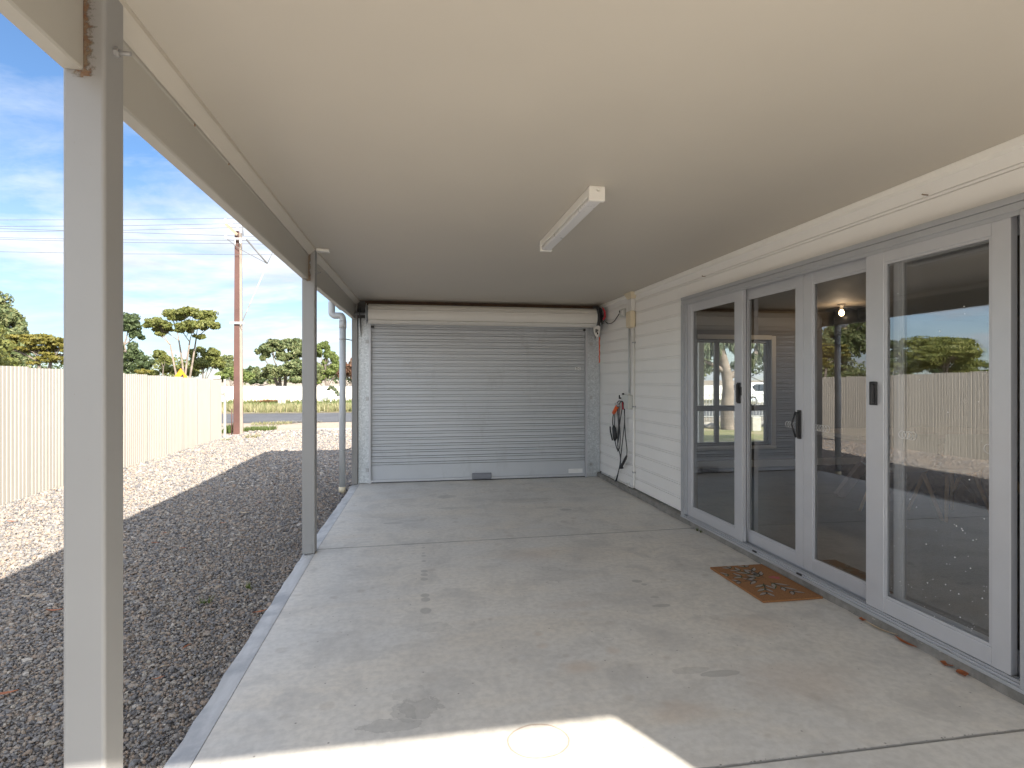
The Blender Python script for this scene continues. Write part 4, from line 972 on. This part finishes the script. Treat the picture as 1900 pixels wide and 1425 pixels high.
# ------------------------------------------------------------------ trees
def leaves(C, n, size, aspect=.45, droop=0.):
    "n leaf quads in each clump; C = [(centre, radii)]"
    Vs = []
    for (c, r) in C:
        k = n
        d = rng.normal(size=(k, 3)); d /= np.linalg.norm(d, axis=1)[:, None]
        rad = rng.uniform(.25, 1., (k, 1))**.55
        P = np.array(c)+d*rad*np.array(r)
        nrm = d+rng.normal(0, .55, (k, 3)); nrm /= np.linalg.norm(nrm, axis=1)[:, None]
        u = np.cross(nrm, rng.normal(size=(k, 3)))
        if droop: u = u*(1-droop)+np.array([0,0,-1.])*droop*1.6
        u /= np.linalg.norm(u, axis=1)[:, None]; v = np.cross(nrm, u); v /= np.maximum(1e-6, np.linalg.norm(v, axis=1))[:, None]
        s = size*rng.uniform(.6, 1.35, (k, 1))
        Vs.append(np.stack([P-u*s*.5, P+v*s*aspect*.5, P+u*s*.5, P-v*s*aspect*.5], 1).reshape(-1, 3))
    V = np.concatenate(Vs); return V, np.arange(len(V)).reshape(-1, 4)
def clumps(c, r, m, k=.32, flat=1., low=-.5):
    m = int(m*1.9); k *= 1.12
    "m sub-clumps over an ellipsoid"
    out = []
    for i in range(m):
        while True:
            d = rng.normal(size=3); d /= np.linalg.norm(d)
            if d[2] > low: break
        q = rng.uniform(.55, .95); s = k*rng.uniform(.7, 1.3)
        out.append((np.array(c)+d*np.array(r)*q, np.array(r)*s*np.array([1,1,flat])))
    return out
def tree(name, label, base, blobs, leafm, size, per, cat='tree', group='trees beyond the fences', stems=None, tr=.12, barkm='bark', aspect=.5, droop=0., kk=.32, flat=1., low=-.6, multi=1):
    base = Vector(base)
    t = thing(name, base, label, cat, group)
    q = MB(); allc = []
    top = sum((Vector(b[0]) for b in blobs), Vector())/len(blobs)
    fork = stems or [base.lerp(Vector((top.x, top.y, min(b[0][2] for b in blobs))), .45)]
    for fk in fork:
        fk = Vector(fk); mid = base.lerp(fk, .5)+Vector((random.uniform(-.1,.1), 0, 0))*(fk.z-base.z)*.3
        q.tube(spl([base-Vector((0,0,.15)), mid, fk], 4), list(np.linspace(tr, tr*.5, 9)), 8)
    for (c, r, m) in blobs:
        fk = Vector(min(fork, key=lambda f: (Vector(f)-Vector(c)).length)); c_ = Vector(c)
        cs = clumps(c, r, m, kk, flat, low); allc += cs
        q.tube(spl([fk, fk.lerp(c_, .55)+Vector((random.uniform(-.15,.15)*r[0], 0, -.1*r[2])), c_], 4), list(np.linspace(tr*.42, tr*.12, 9)), 6)
        for cc, rr in cs[::4]:
            p = Vector(cc); s0 = fk.lerp(c_, random.uniform(.4,.9)); q.tube([s0, s0.lerp(p, .5)+Vector((random.uniform(-.1,.1),random.uniform(-.1,.1),.05))*r[0], p], [tr*.22, tr*.14, tr*.06], 5)
    q.build('trunk', M[barkm], t)
    V, Fq = leaves(allc, int(per*.95), size*.85, aspect, droop)
    npmesh('crown', V, Fq, M[leafm], t)
    return t
def bl(px, py, Y, rx, ry, m, dy=0, rdepth=None):
    "blob centred on a photo pixel at depth Y; radii given in photo pixels"
    c = at(px, py, Y+dy); k = (c.x*ST+c.y*CT)/F
    return ((c.x, c.y, c.z), (rx*k, (rdepth or rx*.8)*k, ry*k), m)
def gp(px, Y): p = at(px, 700, Y); return (p.x, p.y, -.1)

# umbrella gum above the fence
fk = [tuple(at(*p)) for p in ((316,640,38),(332,632,38.6),(352,634,37.6),(364,628,38.3))]
b_ = gp(341, 38)
t = tree('gum_tree', 'tall umbrella shaped gum with bare forked stems and domed olive crown above the cream fence', b_,
     [bl(296,603,38,22,15,7), bl(320,590,38,20,13,7,.6), bl(346,583,38,22,14,8,-.4), bl(374,590,38,22,15,8,.3), bl(390,606,38,17,13,6), bl(338,612,38,16,12,6,-.9), bl(306,615,38,18,10,5,.5), bl(362,606,38,24,12,7,-1), bl(296,622,38,12,6,3), bl(372,626,38,10,6,3)],
     'leaf_olive', .24, 130, stems=fk, tr=.085, barkm='barkpale', kk=.42, flat=.8, low=-.25)
tree('gum_tree', 'slender gum with airy upper crown partly hidden behind the nearest post', gp(222,36), [bl(236,602,36,26,20,8), bl(252,622,36,14,10,4), bl(215,600,36,20,16,5), bl(232,655,36,24,22,9), bl(225,685,36,22,18,7)], 'leaf_dark', .24, 110, tr=.11, barkm='barkpale', stems=[tuple(at(230,640,36))])
tree('gum_tree', 'tall grey green gum at the left edge of the photo', gp(-20,27), [bl(-10,575,27,34,40,10), bl(18,610,27,28,34,9), bl(-30,620,27,45,40,10), bl(38,640,27,22,20,7), bl(10,650,27,44,36,12), bl(-60,590,27,36,50,9), bl(-50,500,27,30,50,8), bl(-12,690,27,60,20,8)], 'leaf_gum', .20, 150, tr=.17, stems=[tuple(at(-20,620,27))])
tree('wattle_tree', 'broad olive yellow wattle leaning over the cream fence left of the nearest post', gp(78,24), [bl(50,632,24,34,12,8), bl(85,632,24,36,14,9), bl(112,640,24,26,15,7), bl(28,648,24,22,9,5), bl(72,652,24,40,10,8), bl(140,645,24,22,20,6), bl(95,670,24,34,14,7)], 'leaf_yellow', .14, 150, tr=.10, stems=[tuple(at(72,672,24)), tuple(at(95,668,24))], flat=.6)
tree('small_tree', 'small round dark tree behind the cream fence', gp(268,34), [bl(268,672,34,15,13,8), bl(266,692,34,13,12,6)], 'leaf_dark', .2, 130, tr=.07)
tree('small_tree', 'small lollipop shaped tree left of the umbrella gum', gp(303,36), [bl(297,660,36,14,9,7), bl(306,668,36,10,7,5)], 'leaf_olive', .2, 130, tr=.05, stems=[tuple(at(303,682,36))])
tree('shrub', 'low yellow green shrub peeping over the fence below the small trees', gp(263,31), [bl(264,690,31,11,6,5)], 'leaf_yellow', .14, 120, 'shrub', tr=.04)
tree('bushy_tree', 'dense bushy tree behind the road sign', gp(325,44), [bl(318,684,44,22,11,8), bl(345,690,44,22,10,7), bl(290,694,44,16,8,5)], 'leaf_olive', .24, 120, tr=.09)
tree('bushy_tree', 'dark crowned tree right of the umbrella gum', gp(372,42), [bl(367,655,42,14,12,6), bl(378,676,42,22,16,9), bl(393,655,42,16,10,7), bl(400,675,42,18,16,8)], 'leaf_olive', .24, 120, tr=.1)
tree('bushy_tree', 'rounded grey green tree behind the power pole', gp(425,46), [bl(420,672,46,18,16,8), bl(430,690,46,20,16,8), bl(446,690,46,14,14,6)], 'leaf_gum', .26, 120, tr=.1)
tree('shrub', 'bright green rounded bush beside the power pole', gp(432,41), [bl(425,694,41,20,14,8), bl(450,700,41,18,13,7), bl(408,702,41,14,12,5)], 'leaf_lime', .2, 140, 'shrub', tr=.06)
tree('bushy_tree', 'low dark bush between the power pole and the large gum', gp(468,50), [bl(466,694,50,12,14,6), bl(475,705,50,14,10,5)], 'leaf_dark', .26, 120, tr=.07)
t = tree('gum_tree', 'large spreading gum across the road left of the middle post', gp(525,44), [bl(505,645,44,22,15,9), bl(535,642,44,24,15,9,1), bl(556,655,44,16,18,8), bl(488,660,44,14,14,6), bl(550,685,44,26,20,10,-1), bl(510,690,44,22,16,8,-1.2), bl(485,690,44,14,18,6), bl(535,665,44,20,12,7), bl(575,690,44,20,20,8), bl(560,705,44,22,14,6,-1.5)], 'leaf_gum', .27, 150, tr=.16, stems=[tuple(at(518,688,44)), tuple(at(530,684,44)), tuple(at(505,692,44))], barkm='bark')
tree('gum_tree', 'yellow green gum between the middle post and the downpipe', gp(608,46), [bl(596,652,46,14,16,7), bl(612,668,46,16,14,7), bl(600,692,46,24,18,9), bl(625,690,46,18,16,7), bl(586,705,46,18,12,5), bl(604,645,46,10,10,4)], 'leaf_lime', .27, 140, tr=.12)
tree('shrub', 'rusty red leaved bush seen beside the downpipe', gp(648,42), [bl(640,690,42,16,18,8), bl(655,684,42,12,20,6), bl(660,705,42,14,10,4)], 'leaf_red', .22, 130, 'shrub', tr=.06)
tree('sapling', 'spindly sapling in front of the white far fence', gp(620,37.6), [bl(616,722,37.6,8,7,4), bl(626,730,37.6,7,6,3)], 'leaf_grey', .2, 40, tr=.025)
tree('mallee_tree', 'wide dark mallee crown over the cream fence mirrored in the nearest door glass', (-10.6,14.3,-.1), [((-10.4,14.6,2.3),(1.0,.9,.42),9), ((-9.6,13.6,2.15),(.8,.7,.4),8), ((-11.4,15.2,2.25),(.9,.8,.38),8), ((-8.8,12.6,2.1),(.6,.6,.34),6), ((-10.4,14.2,1.75),(1.3,1.2,.3),8)], 'leaf_olive', .15, 150, tr=.1, stems=[(-10.4,14.2,1.3),(-9.8,13.7,1.3)])
tree('conifer', 'small pointed dark tree over the cream fence mirrored in the middle door glass', (-16.2,22,-.1), [((-16.2,22,2.2),(.7,.7,.5),6), ((-16.2,22,2.8),(.4,.4,.4),4), ((-17.4,21.4,1.9),(.9,.8,.4),6), ((-18.6,20.8,1.9),(1,.8,.4),6)], 'leaf_dark', .17, 130, tr=.08)
# second row far back so the horizon is closed behind the fences
for i, (x, y, h, wd, lm) in enumerate(((-52,60,5.0,7,'leaf_gum'),(-40,66,4.2,6,'leaf_dark'),(-30,70,4.6,7,'leaf_olive'),(-19,72,3.6,6,'leaf_gum'),(-8,70,3.4,6,'leaf_dark'),(6,66,4.2,7,'leaf_gum'),(18,62,5.2,6,'leaf_olive'),(30,60,5.5,7,'leaf_gum'),(42,62,5.5,7,'leaf_dark'))):
    tree('distant_tree', 'distant low tree crown on the horizon beyond the white far fence', (x,y,-.1), [((x+random.uniform(-2,2),y,h*.55),(wd*.55,2,h*.35),8), ((x-wd*.4,y+1,h*.45),(wd*.4,2,h*.3),6), ((x+wd*.4,y,h*.42),(wd*.4,2,h*.32),6)], lm, .42, 70, tr=.15, group='far row of trees')

# ------------------------------------------------------------------ grass and tufts
def tufts(n, area, h, spread, blades, mats, name, hz=lambda x, y: gz(x, y), wid=.012):
    x = rng.uniform(area[0], area[1], n); y = rng.uniform(area[2], area[3], n); V = []
    for i in range(n):
        k = blades; a = rng.uniform(0, 2*np.pi, k); d = np.abs(rng.normal(0, spread, k)); hh = h*rng.uniform(.5, 1.2, k); z0 = hz(x[i], y[i])
        bx, by = x[i]+np.cos(a)*d*.4, y[i]+np.sin(a)*d*.4; tx, ty = x[i]+np.cos(a)*d*1.6, y[i]+np.sin(a)*d*1.6
        w_ = wid*rng.uniform(.7, 1.4, k); px, py = -np.sin(a)*w_, np.cos(a)*w_
        P = np.stack([np.stack([bx-px,by-py,np.full(k,z0)],1), np.stack([bx+px,by+py,np.full(k,z0)],1), np.stack([tx,ty,z0+hh],1)], 1); V.append(P.reshape(-1,3))
    V = np.concatenate(V); F3 = np.arange(len(V)).reshape(-1, 3)
    return npmesh(name, V, F3, mats[0] if len(mats) == 1 else mats, mi=None if len(mats) == 1 else rng.integers(0, len(mats), len(F3)))
o = tufts(2600, (-16,14,26.2,31), .30, .10, 9, [M['grass_dry']], 'dry_grass', wid=.02); tag(o, 'straw coloured dry grass along the far road edge', 'grass', kind='stuff')
o = tufts(1500, (-16,14,30.5,35), .24, .12, 9, [M['grass_green']], 'green_grass', wid=.02); tag(o, 'green grass growing on the far verge', 'grass', kind='stuff')
o = tufts(500, (-16,14,36.8,38.6), .30, .14, 9, [M['grass_dry'], M['grass_green']], 'weedy_grass', wid=.02); tag(o, 'weedy grass at the foot of the white far fence', 'grass', kind='stuff')
a = at(497, 747, 35.5); o = tufts(60, (a.x-.45,a.x+.45,a.y-.3,a.y+.3), .26, .36, 30, [M['grass_rust']], 'rusty_weed', wid=.02); tag(o, 'rust coloured dry weed mound before the white fence', 'weed')
def patch(px0, px1, Y, dY, n, h, mat, lab, name='weed_patch'):
    A = at(px0, 800, Y); B = at(px1, 800, Y); o = tufts(n, (A.x,B.x,Y-dY,Y+dY), h, .05, 8, [M[mat]], name, lambda x, y: GZ-.02, .008); tag(o, lab, 'weeds'); return o
patch(419, 438, 16.9, .5, 110, .20, 'grass_green', 'green weeds at the fence end behind the thin picket')
patch(454, 508, 17.2, .35, 150, .12, 'grass_green', 'green weeds right of the power pole base')
patch(458, 482, 15.0, .10, 16, .09, 'grass_dry', 'straw coloured grass tuft on the sunlit gravel', 'grass_tuft')
patch(414, 426, 14.3, .08, 9, .07, 'grass_dry', 'smaller straw grass tuft on gravel near the fence end', 'grass_tuft')
patch(470, 540, 19.4, .3, 60, .10, 'grass_dry', 'dry grass along the near edge of the road', 'grass_tuft')
for px, py, lab, r_ in ((1000,620,'tiny green weed growing in the shaded gravel',.02),(1205,548,'faint pale green sprig in the shaded gravel',.015)):
    p = (px*600/1569, 880+py*600/1569); a = (p[0]-950)/F; t_ = (GZ+.01-CH)/(-(p[1]-HY)/F); x, y = (a*CT+ST)*t_, (-a*ST+CT)*t_
    o = tufts(3, (x-r_,x+r_,y-r_,y+r_), .045, .018, 8, [M['grass_green']], 'weed', lambda x, y: GZ, .004); tag(o, lab, 'weed')
o = tufts(3, (2.548,2.562,4.74,4.80), .03, .012, 7, [M['grass_green']], 'weed', lambda x, y: .0, .004); tag(o, 'tiny green weed in the crack at the kerb by the far door panel', 'weed')
# twigs along the road shoulder
q = MB()
a = at(545, 777, 20.0)
for i in range(60): x = a.x+random.uniform(-.9,.9); y = a.y+random.uniform(-.25,.25); an = random.uniform(-.5,.5); l_ = random.uniform(.1,.35); q.tube([(x,y,-.06),(x+l_*.5*math.cos(an),y+l_*.5*math.sin(an),-.03),(x+l_*math.cos(an),y+l_*math.sin(an),-.05)], .012, 5)
tag(q.build('twig_litter', M['galvdark'], loc=(a.x,a.y,-.06)), 'dark twig litter at the near road edge', 'twigs', kind='stuff')

# ------------------------------------------------------------------ street-side veranda and garden seen through the house
ve = thing('veranda', (4.8, 9.3, 0), 'front veranda with white posts seen through the house window', 'veranda')
q = MB(); q.box(2.7, 10, 7.79, 9.9, -.1, .0); q.build('floor', M['concrete'], ve)
q = MB(); q.box(2.7, 10, 8.14, 9.85, 2.40, 2.46); q.build('ceiling', M['ceiling'], ve)
for px in (1299, 1424):
    a = at(px, 700, 9.4); q = MB(); q.rbox(a.x-.05, a.x+.05, 9.35, 9.45, .0, 2.399, .006); q.build('post', M['white'], ve)
gt = at(1350, 795, 15.0)
t = thing('gum_tree', (gt.x, gt.y, -.1), 'pale trunked gum with hanging leaves in the front garden seen through the window', 'tree', 'garden trees')
q = MB(); T = lambda px, py, y=15.0: at(px, py, y)
q.tube(spl([T(1350,800), T(1349,760), T(1351,720), T(1347,690), T(1340,660), T(1330,620)], 4), list(np.linspace(.20,.11,21)), 12)
q.tube(spl([T(1350,700), T(1372,688), T(1395,664), T(1412,640), T(1425,610)], 4), list(np.linspace(.11,.05,17)), 10)
q.tube(spl([T(1349,695), T(1330,680), T(1312,672), T(1295,665)], 4), list(np.linspace(.08,.03,13)), 8)
q.tube(spl([T(1395,664), T(1408,650), T(1420,648)], 4), list(np.linspace(.04,.02,9)), 8)
q.build('trunk', M['barkpale'], t)
cs = []
for (px, py, rx, ry, m_) in ((1320,650,22,26,9),(1345,640,26,22,9),(1310,685,14,14,5),(1375,640,22,22,8),(1400,672,14,14,5),(1415,655,16,26,7),(1385,610,40,25,8),(1330,610,40,25,8),(1290,640,24,34,7)):
    b_ = bl(px, py, 15, rx, ry, m_); cs += clumps(b_[0], b_[1], m_, .36)
V, Fq = leaves(cs, 55, .20, .28, .75); npmesh('crown', V, Fq, M['leaf_grey'], t)
pf = thing('picket_fence', (10, 17.4, 0), 'thin bar garden fence seen through the house window', 'fence')
q = MB(); q.box(3, 30, 17.385, 17.415, .86, .89); q.box(3, 30, 17.385, 17.415, .14, .17); q.build('rail', M['picket'], pf)
q = MB()
for i in range(150): x = 5+i*.115; q.box(x-.009, x+.009, 17.39, 17.41, .0, .96)
q.build('picket', M['picket'], pf)
bx = at(1399, 792, 14.5); q = MB(); q.rbox(bx.x-.14, bx.x+.14, bx.y-.14, bx.y+.14, -.07, bx.z+.30, .02, 2); tag(q.build('utility_box', M['guide'], loc=(bx.x,bx.y,-.06)), 'small pale box on the garden bed seen through the window', 'box')
for i in range(34):
    px = random.uniform(1292, 1432); a = at(px, 786, random.uniform(15.4, 16.6)); r = random.uniform(.06,.16)
    bm = bmesh.new(); bmesh.ops.create_icosphere(bm, subdivisions=2, radius=r)
    for v_ in bm.verts: v_.co = Vector((v_.co.x*1.3, v_.co.y, v_.co.z*.7))*(1+random.uniform(-.15,.15))
    q = MB(); q.frombm(bm, mat=Matrix.Translation((a.x, a.y, -.02))); tag(q.build('garden_rock', M['rock'], loc=(a.x,a.y,-.06)), 'rough grey rock in the garden edging below the bar fence', 'rock', 'rocks along the garden edge')
# white hatchback
hx = at(1377, 740, 32.0).x; hz_ = gz(hx+2, 32)+.02
hc = thing('parked_car', (hx+2, 32.9, hz_), 'white hatchback car parked beyond the garden fence', 'car')
prof = [(0,.42),(.02,.30),(.35,.24),(3.75,.24),(3.95,.34),(4.0,.60),(3.9,.80),(3.0,.95),(2.35,1.40),(1.9,1.50),(.85,1.50),(.30,1.36),(.08,.98),(-.02,.70)]
q = MB(); k_ = len(prof)
for w_, yy in ((.86,0),(1.,.09),(1.,1.61),(.86,1.70)):
    for (x, z_) in prof: 
        sh = 1-.10*max(0, (z_-.9)/.6) if False else 1
        q.v.append((hx+x, 32+yy+(.10*max(0,(z_-.9)/.6) if yy < .8 else -.10*max(0,(z_-.9)/.6)), hz_+(z_ if w_ == 1 else .3+(z_-.3)*.97)))
for r_ in range(3):
    for i in range(k_): j = (i+1) % k_; q.f.append((r_*k_+i, r_*k_+j, (r_+1)*k_+j, (r_+1)*k_+i)); q.mi.append(0); q.sm.append(False)
q.f.append(tuple(range(k_))); q.f.append(tuple(range(3*k_, 4*k_))); q.mi += [0,0]; q.sm += [False]*2
q.build('body', M['carwhite'], hc)
q = MB()
for pts in ([(.95,.98),(1.75,.98),(1.75,1.40),(.98,1.40),(.72,1.25)], [(1.82,.98),(2.85,.98),(2.30,1.36),(2.1,1.40),(1.82,1.40)]):
    q.addmesh([(hx+x, 31.985+.10*(z_-.9)/.6, hz_+z_) for x, z_ in pts], [tuple(range(len(pts)))])
    q.addmesh([(hx+x, 31.975+.10*(z_-.9)/.6, hz_+z_) for x, z_ in pts], [tuple(range(len(pts)))])
q.build('side_window', M['carglass'], hc, fix=False)
q = MB(); q.addmesh([(hx+.055,32.25,hz_+1.0),(hx+.055,33.45,hz_+1.0),(hx+.25,33.35,hz_+1.33),(hx+.25,32.35,hz_+1.33)], [(0,1,2,3)]); q.build('rear_window', M['carglass'], hc, fix=False)
for yy in (31.99, 33.5):
    q = MB(); q.rbox(hx-.03, hx+.30, yy, yy+.22, hz_+.80, hz_+.98, .03, 2); q.build('tail_light', M['taillight'], hc)
for x in (.75, 3.2):
    for yy, sg_ in ((32.0, -1), (33.5, 1)):
        q = MB(); q.lathe([(.20,-.03),(.31,-.03),(.325,0),(.325,.17),(.31,.2),(.2,.2)], (hx+x,yy,hz_+.32), 'y', 24); wh = q.build('wheel', M['tyre'], hc)
        q = MB(); q.lathe([(.03,-.045),(.19,-.035),(.21,-.028)], (hx+x,yy,hz_+.32), 'y', 20); q.build('rim', M['chrome'], wh)

# ------------------------------------------------------------------ things in the room
def chair(cx, cy, rz, label):
    t = thing('dining_chair', (0,0,0), label, 'chair', 'chairs in the dining room')
    for sx in (-1, 1):
        for sy in (-1, 1):
            q = MB(); q.tube([(sx*.13,sy*.13,.42),(sx*.225,sy*.235,0)], [.019,.014], 10); q.build('leg', M['legwood'], t)
    q = MB(); n = 12; prof = [(-.22,.44),(-.18,.425),(0,.415),(.14,.43),(.20,.50),(.235,.62),(.25,.80)]
    for i, (y, z_) in enumerate(prof):
        for j in range(n+1):
            u = -1+2*j/n; w_ = .23*(1-.12*(i/6)**2); q.v.append((u*w_, y+.04*u*u*(-1 if i > 3 else 0), z_+.05*u**4*(1 if i < 4 else 0)))
    for i in range(len(prof)-1):
        for j in range(n): a = i*(n+1)+j; q.f.append((a,a+1,a+n+2,a+n+1)); q.mi.append(0); q.sm.append(True)
    sh = q.build('seat_shell', M['shell'], t); md = sh.modifiers.new('thick', 'SOLIDIFY'); md.thickness = .012
    t.location = (cx, cy, .096); t.rotation_euler = (0, 0, rz); return t
chair(4.56, 4.64, R(180), 'timber legged shell chair nearest the middle door glass'); chair(5.03, 4.56, R(172), 'timber legged shell chair beside the pale table trestle'); chair(5.65, 4.72, R(190), 'timber legged shell chair farthest from the doors')
tb = thing('dining_table', (5.2, 5.25, .096), 'pale timber trestle table behind the chairs inside the room', 'table')
q = MB(); q.rbox(4.3, 6.3, 4.85, 5.65, .80, .84, .006); q.build('tabletop', M['palewood'], tb)
def plank(m, a, b, w_, d_):
    a, b = Vector(a), Vector(b); u = (b-a).normalized(); v = Vector((0,1,0)); n_ = u.cross(v).normalized()
    pts = []
    for p in (a, b): pts += [p+n_*w_-v*d_, p+n_*w_+v*d_, p-n_*w_+v*d_, p-n_*w_-v*d_]
    m.addmesh(pts, [(0,1,2,3),(7,6,5,4),(0,1,5,4),(1,2,6,5),(2,3,7,6),(3,0,4,7)])
for yy in (4.85, 5.5):
    q = MB(); plank(q, (4.62,yy,.10), (5.18,yy,.72), .05, .03); plank(q, (5.82,yy,.10), (5.26,yy,.72), .05, .03); q.build('trestle_leg', M['palewood'], tb)
bu = thing('light_bulb', (5.67, 6.69, 2.42), 'lit warm bulb in a ceiling batten holder inside the room', 'lamp')
q = MB(); q.lathe([(.05,2.4195),(.05,2.405),(.022,2.40),(.022,2.34),(.018,2.34)], (5.67,6.69,0), 'z', 18); q.build('batten_holder', M['shell'], bu)
q = MB(); q.lathe([(.016,2.34),(.030,2.315),(.032,2.29),(.022,2.265),(.004,2.258)], (5.67,6.69,0), 'z', 18); q.build('bulb', M['bulb'], bu)
fl = thing('ceiling_fitting', (6.09, 7.10, 2.42), 'black stepped drum ceiling fitting with wide round brim behind the lit bulb', 'ceiling fitting')
q = MB(); q.lathe([(.26,2.4195),(.26,2.40),(.155,2.396)], (6.09,7.10,0), 'z', 32); q.build('brim', M['black'], fl)
q = MB(); q.lathe([(.15,2.395),(.15,2.19),(.12,2.185)], (6.09,7.10,0), 'z', 28); q.build('drum', M['black'], fl)
q = MB(); q.lathe([(.115,2.184),(.115,2.06)], (6.09,7.10,0), 'z', 24); q.build('lower_drum', M['black'], fl)
# ------------------------------------------------------------------ light
pb = bpy.data.lights.new('bulb_light', 'POINT'); pb.energy = 2.5; pb.color = (1,.75,.50); pb.shadow_soft_size = .03
pbo = bpy.data.objects.new('bulb_light', pb); COL.objects.link(pbo); pbo.location = (5.67, 6.69, 2.20)
to_sun = Vector((1.87, -3.65, 2.5)).normalized()
SEL = math.asin(to_sun.z); SAZ = math.atan2(to_sun.x, to_sun.y)
sun = bpy.data.lights.new('sun', 'SUN'); sun.energy = 4.2; sun.angle = R(.55); sun.color = (1, .925, .81)
so_ = bpy.data.objects.new('sun', sun); COL.objects.link(so_); so_.rotation_euler = (-to_sun).to_track_quat('-Z', 'Y').to_euler(); so_.location = (10, -20, 15)
wd = bpy.data.worlds.new('World'); scene.world = wd; wd.use_nodes = True
nt = wd.node_tree; nt.nodes.clear(); N = nt.nodes.new; L = nt.links.new
out = N('ShaderNodeOutputWorld'); bg = N('ShaderNodeBackground'); L(bg.outputs[0], out.inputs[0])
sky = N('ShaderNodeTexSky'); sky.sky_type = 'NISHITA'; sky.sun_disc = False; sky.sun_elevation = SEL; sky.sun_rotation = SAZ; sky.air_density = 1.0; sky.dust_density = .15; sky.ozone_density = 2.5
tc = N('ShaderNodeTexCoord'); sp = N('ShaderNodeSeparateXYZ'); L(tc.outputs['Generated'], sp.inputs[0])
def mth(op, a, b=0., clamp=False):
    n = N('ShaderNodeMath'); n.operation = op; n.use_clamp = clamp
    for i, v in enumerate((a, b)):
        if isinstance(v, bpy.types.NodeSocket): L(v, n.inputs[i])
        else: n.inputs[i].default_value = v
    return n.outputs[0]
zc = mth('ADD', mth('MAXIMUM', sp.outputs[2], 0.), .22)
cv = N('ShaderNodeCombineXYZ'); L(mth('DIVIDE', sp.outputs[0], zc), cv.inputs[0]); L(mth('DIVIDE', sp.outputs[1], zc), cv.inputs[1])
def wnoise(scale, det, rough, dist, sc=(1,1,1), loc=(0,0,0)):
    mp = N('ShaderNodeMapping'); mp.inputs['Scale'].default_value = sc; mp.inputs['Location'].default_value = loc; L(cv.outputs[0], mp.inputs[0])
    n = N('ShaderNodeTexNoise'); n.inputs['Scale'].default_value = scale; n.inputs['Detail'].default_value = det; n.inputs['Roughness'].default_value = rough; n.inputs['Distortion'].default_value = dist
    L(mp.outputs[0], n.inputs['Vector']); return n.outputs['Fac']
def wramp(f, stops):
    r = N('ShaderNodeValToRGB'); e = r.color_ramp.elements
    while len(e) < len(stops): e.new(.5)
    for el, (p, c) in zip(e, stops): el.position = p; el.color = (c,c,c,1)
    L(f, r.inputs[0]); return r.outputs[0]
c1 = wramp(wnoise(1.05, 9, .60, .3, (1,1.25,1), (3.1,1.7,0)), [(.40, 0), (.58, 1)])
c2 = wramp(wnoise(2.1, 8, .62, .5, (.8,1.6,1), (.4,2.2,0)), [(.42, 0), (.72, .75)])
hz = wramp(sp.outputs[2], [(.0, .5), (.32, .0)])
cm = mth('MAXIMUM', mth('MULTIPLY', c1, .92), mth('MULTIPLY', c2, .6), True)
cm = mth('MAXIMUM', cm, hz, True)
shade = wramp(wnoise(3.0, 6, .6, .2, (.7,1.4,1), (5,5,0)), [(.40, 0), (.68, 1)])
mc = N('ShaderNodeMix'); mc.data_type = 'RGBA'; L(shade, mc.inputs[0]); mc.inputs[6].default_value = (7.6,7.9,8.4,1); mc.inputs[7].default_value = (5.6,5.9,6.6,1)
mx = N('ShaderNodeMix'); mx.data_type = 'RGBA'; L(cm, mx.inputs[0]); tint = N('ShaderNodeMix'); tint.data_type = 'RGBA'; tint.blend_type = 'MULTIPLY';  L(sky.outputs[0], tint.inputs[6]); tint.inputs[7].default_value = (.74,.95,1.14,1); L(tint.outputs[2], mx.inputs[6]); L(mc.outputs[2], mx.inputs[7])
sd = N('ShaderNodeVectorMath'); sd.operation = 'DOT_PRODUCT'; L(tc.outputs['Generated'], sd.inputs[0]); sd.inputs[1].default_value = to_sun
glow = mth('POWER', mth('ADD', mth('MULTIPLY', sd.outputs['Value'], .5), .5, True), 1.5)   # sky boosted on the sun's side, behind the camera, to light the patio floor
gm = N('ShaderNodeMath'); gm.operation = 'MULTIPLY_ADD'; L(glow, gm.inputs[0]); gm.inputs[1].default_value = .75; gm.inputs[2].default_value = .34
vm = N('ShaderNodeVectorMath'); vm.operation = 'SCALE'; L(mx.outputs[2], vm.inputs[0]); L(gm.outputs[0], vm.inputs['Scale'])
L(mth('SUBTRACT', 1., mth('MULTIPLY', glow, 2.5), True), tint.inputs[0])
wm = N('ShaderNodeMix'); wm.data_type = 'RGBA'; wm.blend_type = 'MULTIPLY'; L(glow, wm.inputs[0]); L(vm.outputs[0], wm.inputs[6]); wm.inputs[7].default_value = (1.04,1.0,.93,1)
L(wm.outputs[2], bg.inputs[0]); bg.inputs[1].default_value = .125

vs = scene.view_settings; vs.view_transform = 'Standard'; vs.look = 'None'; vs.exposure = 1.72; vs.gamma = 1
scene.cycles.max_bounces = 10; scene.cycles.diffuse_bounces = 5; scene.cycles.glossy_bounces = 4; scene.cycles.transparent_max_bounces = 12; scene.cycles.transmission_bounces = 4
scene.cycles.use_denoising = True; scene.cycles.sample_clamp_indirect = 8
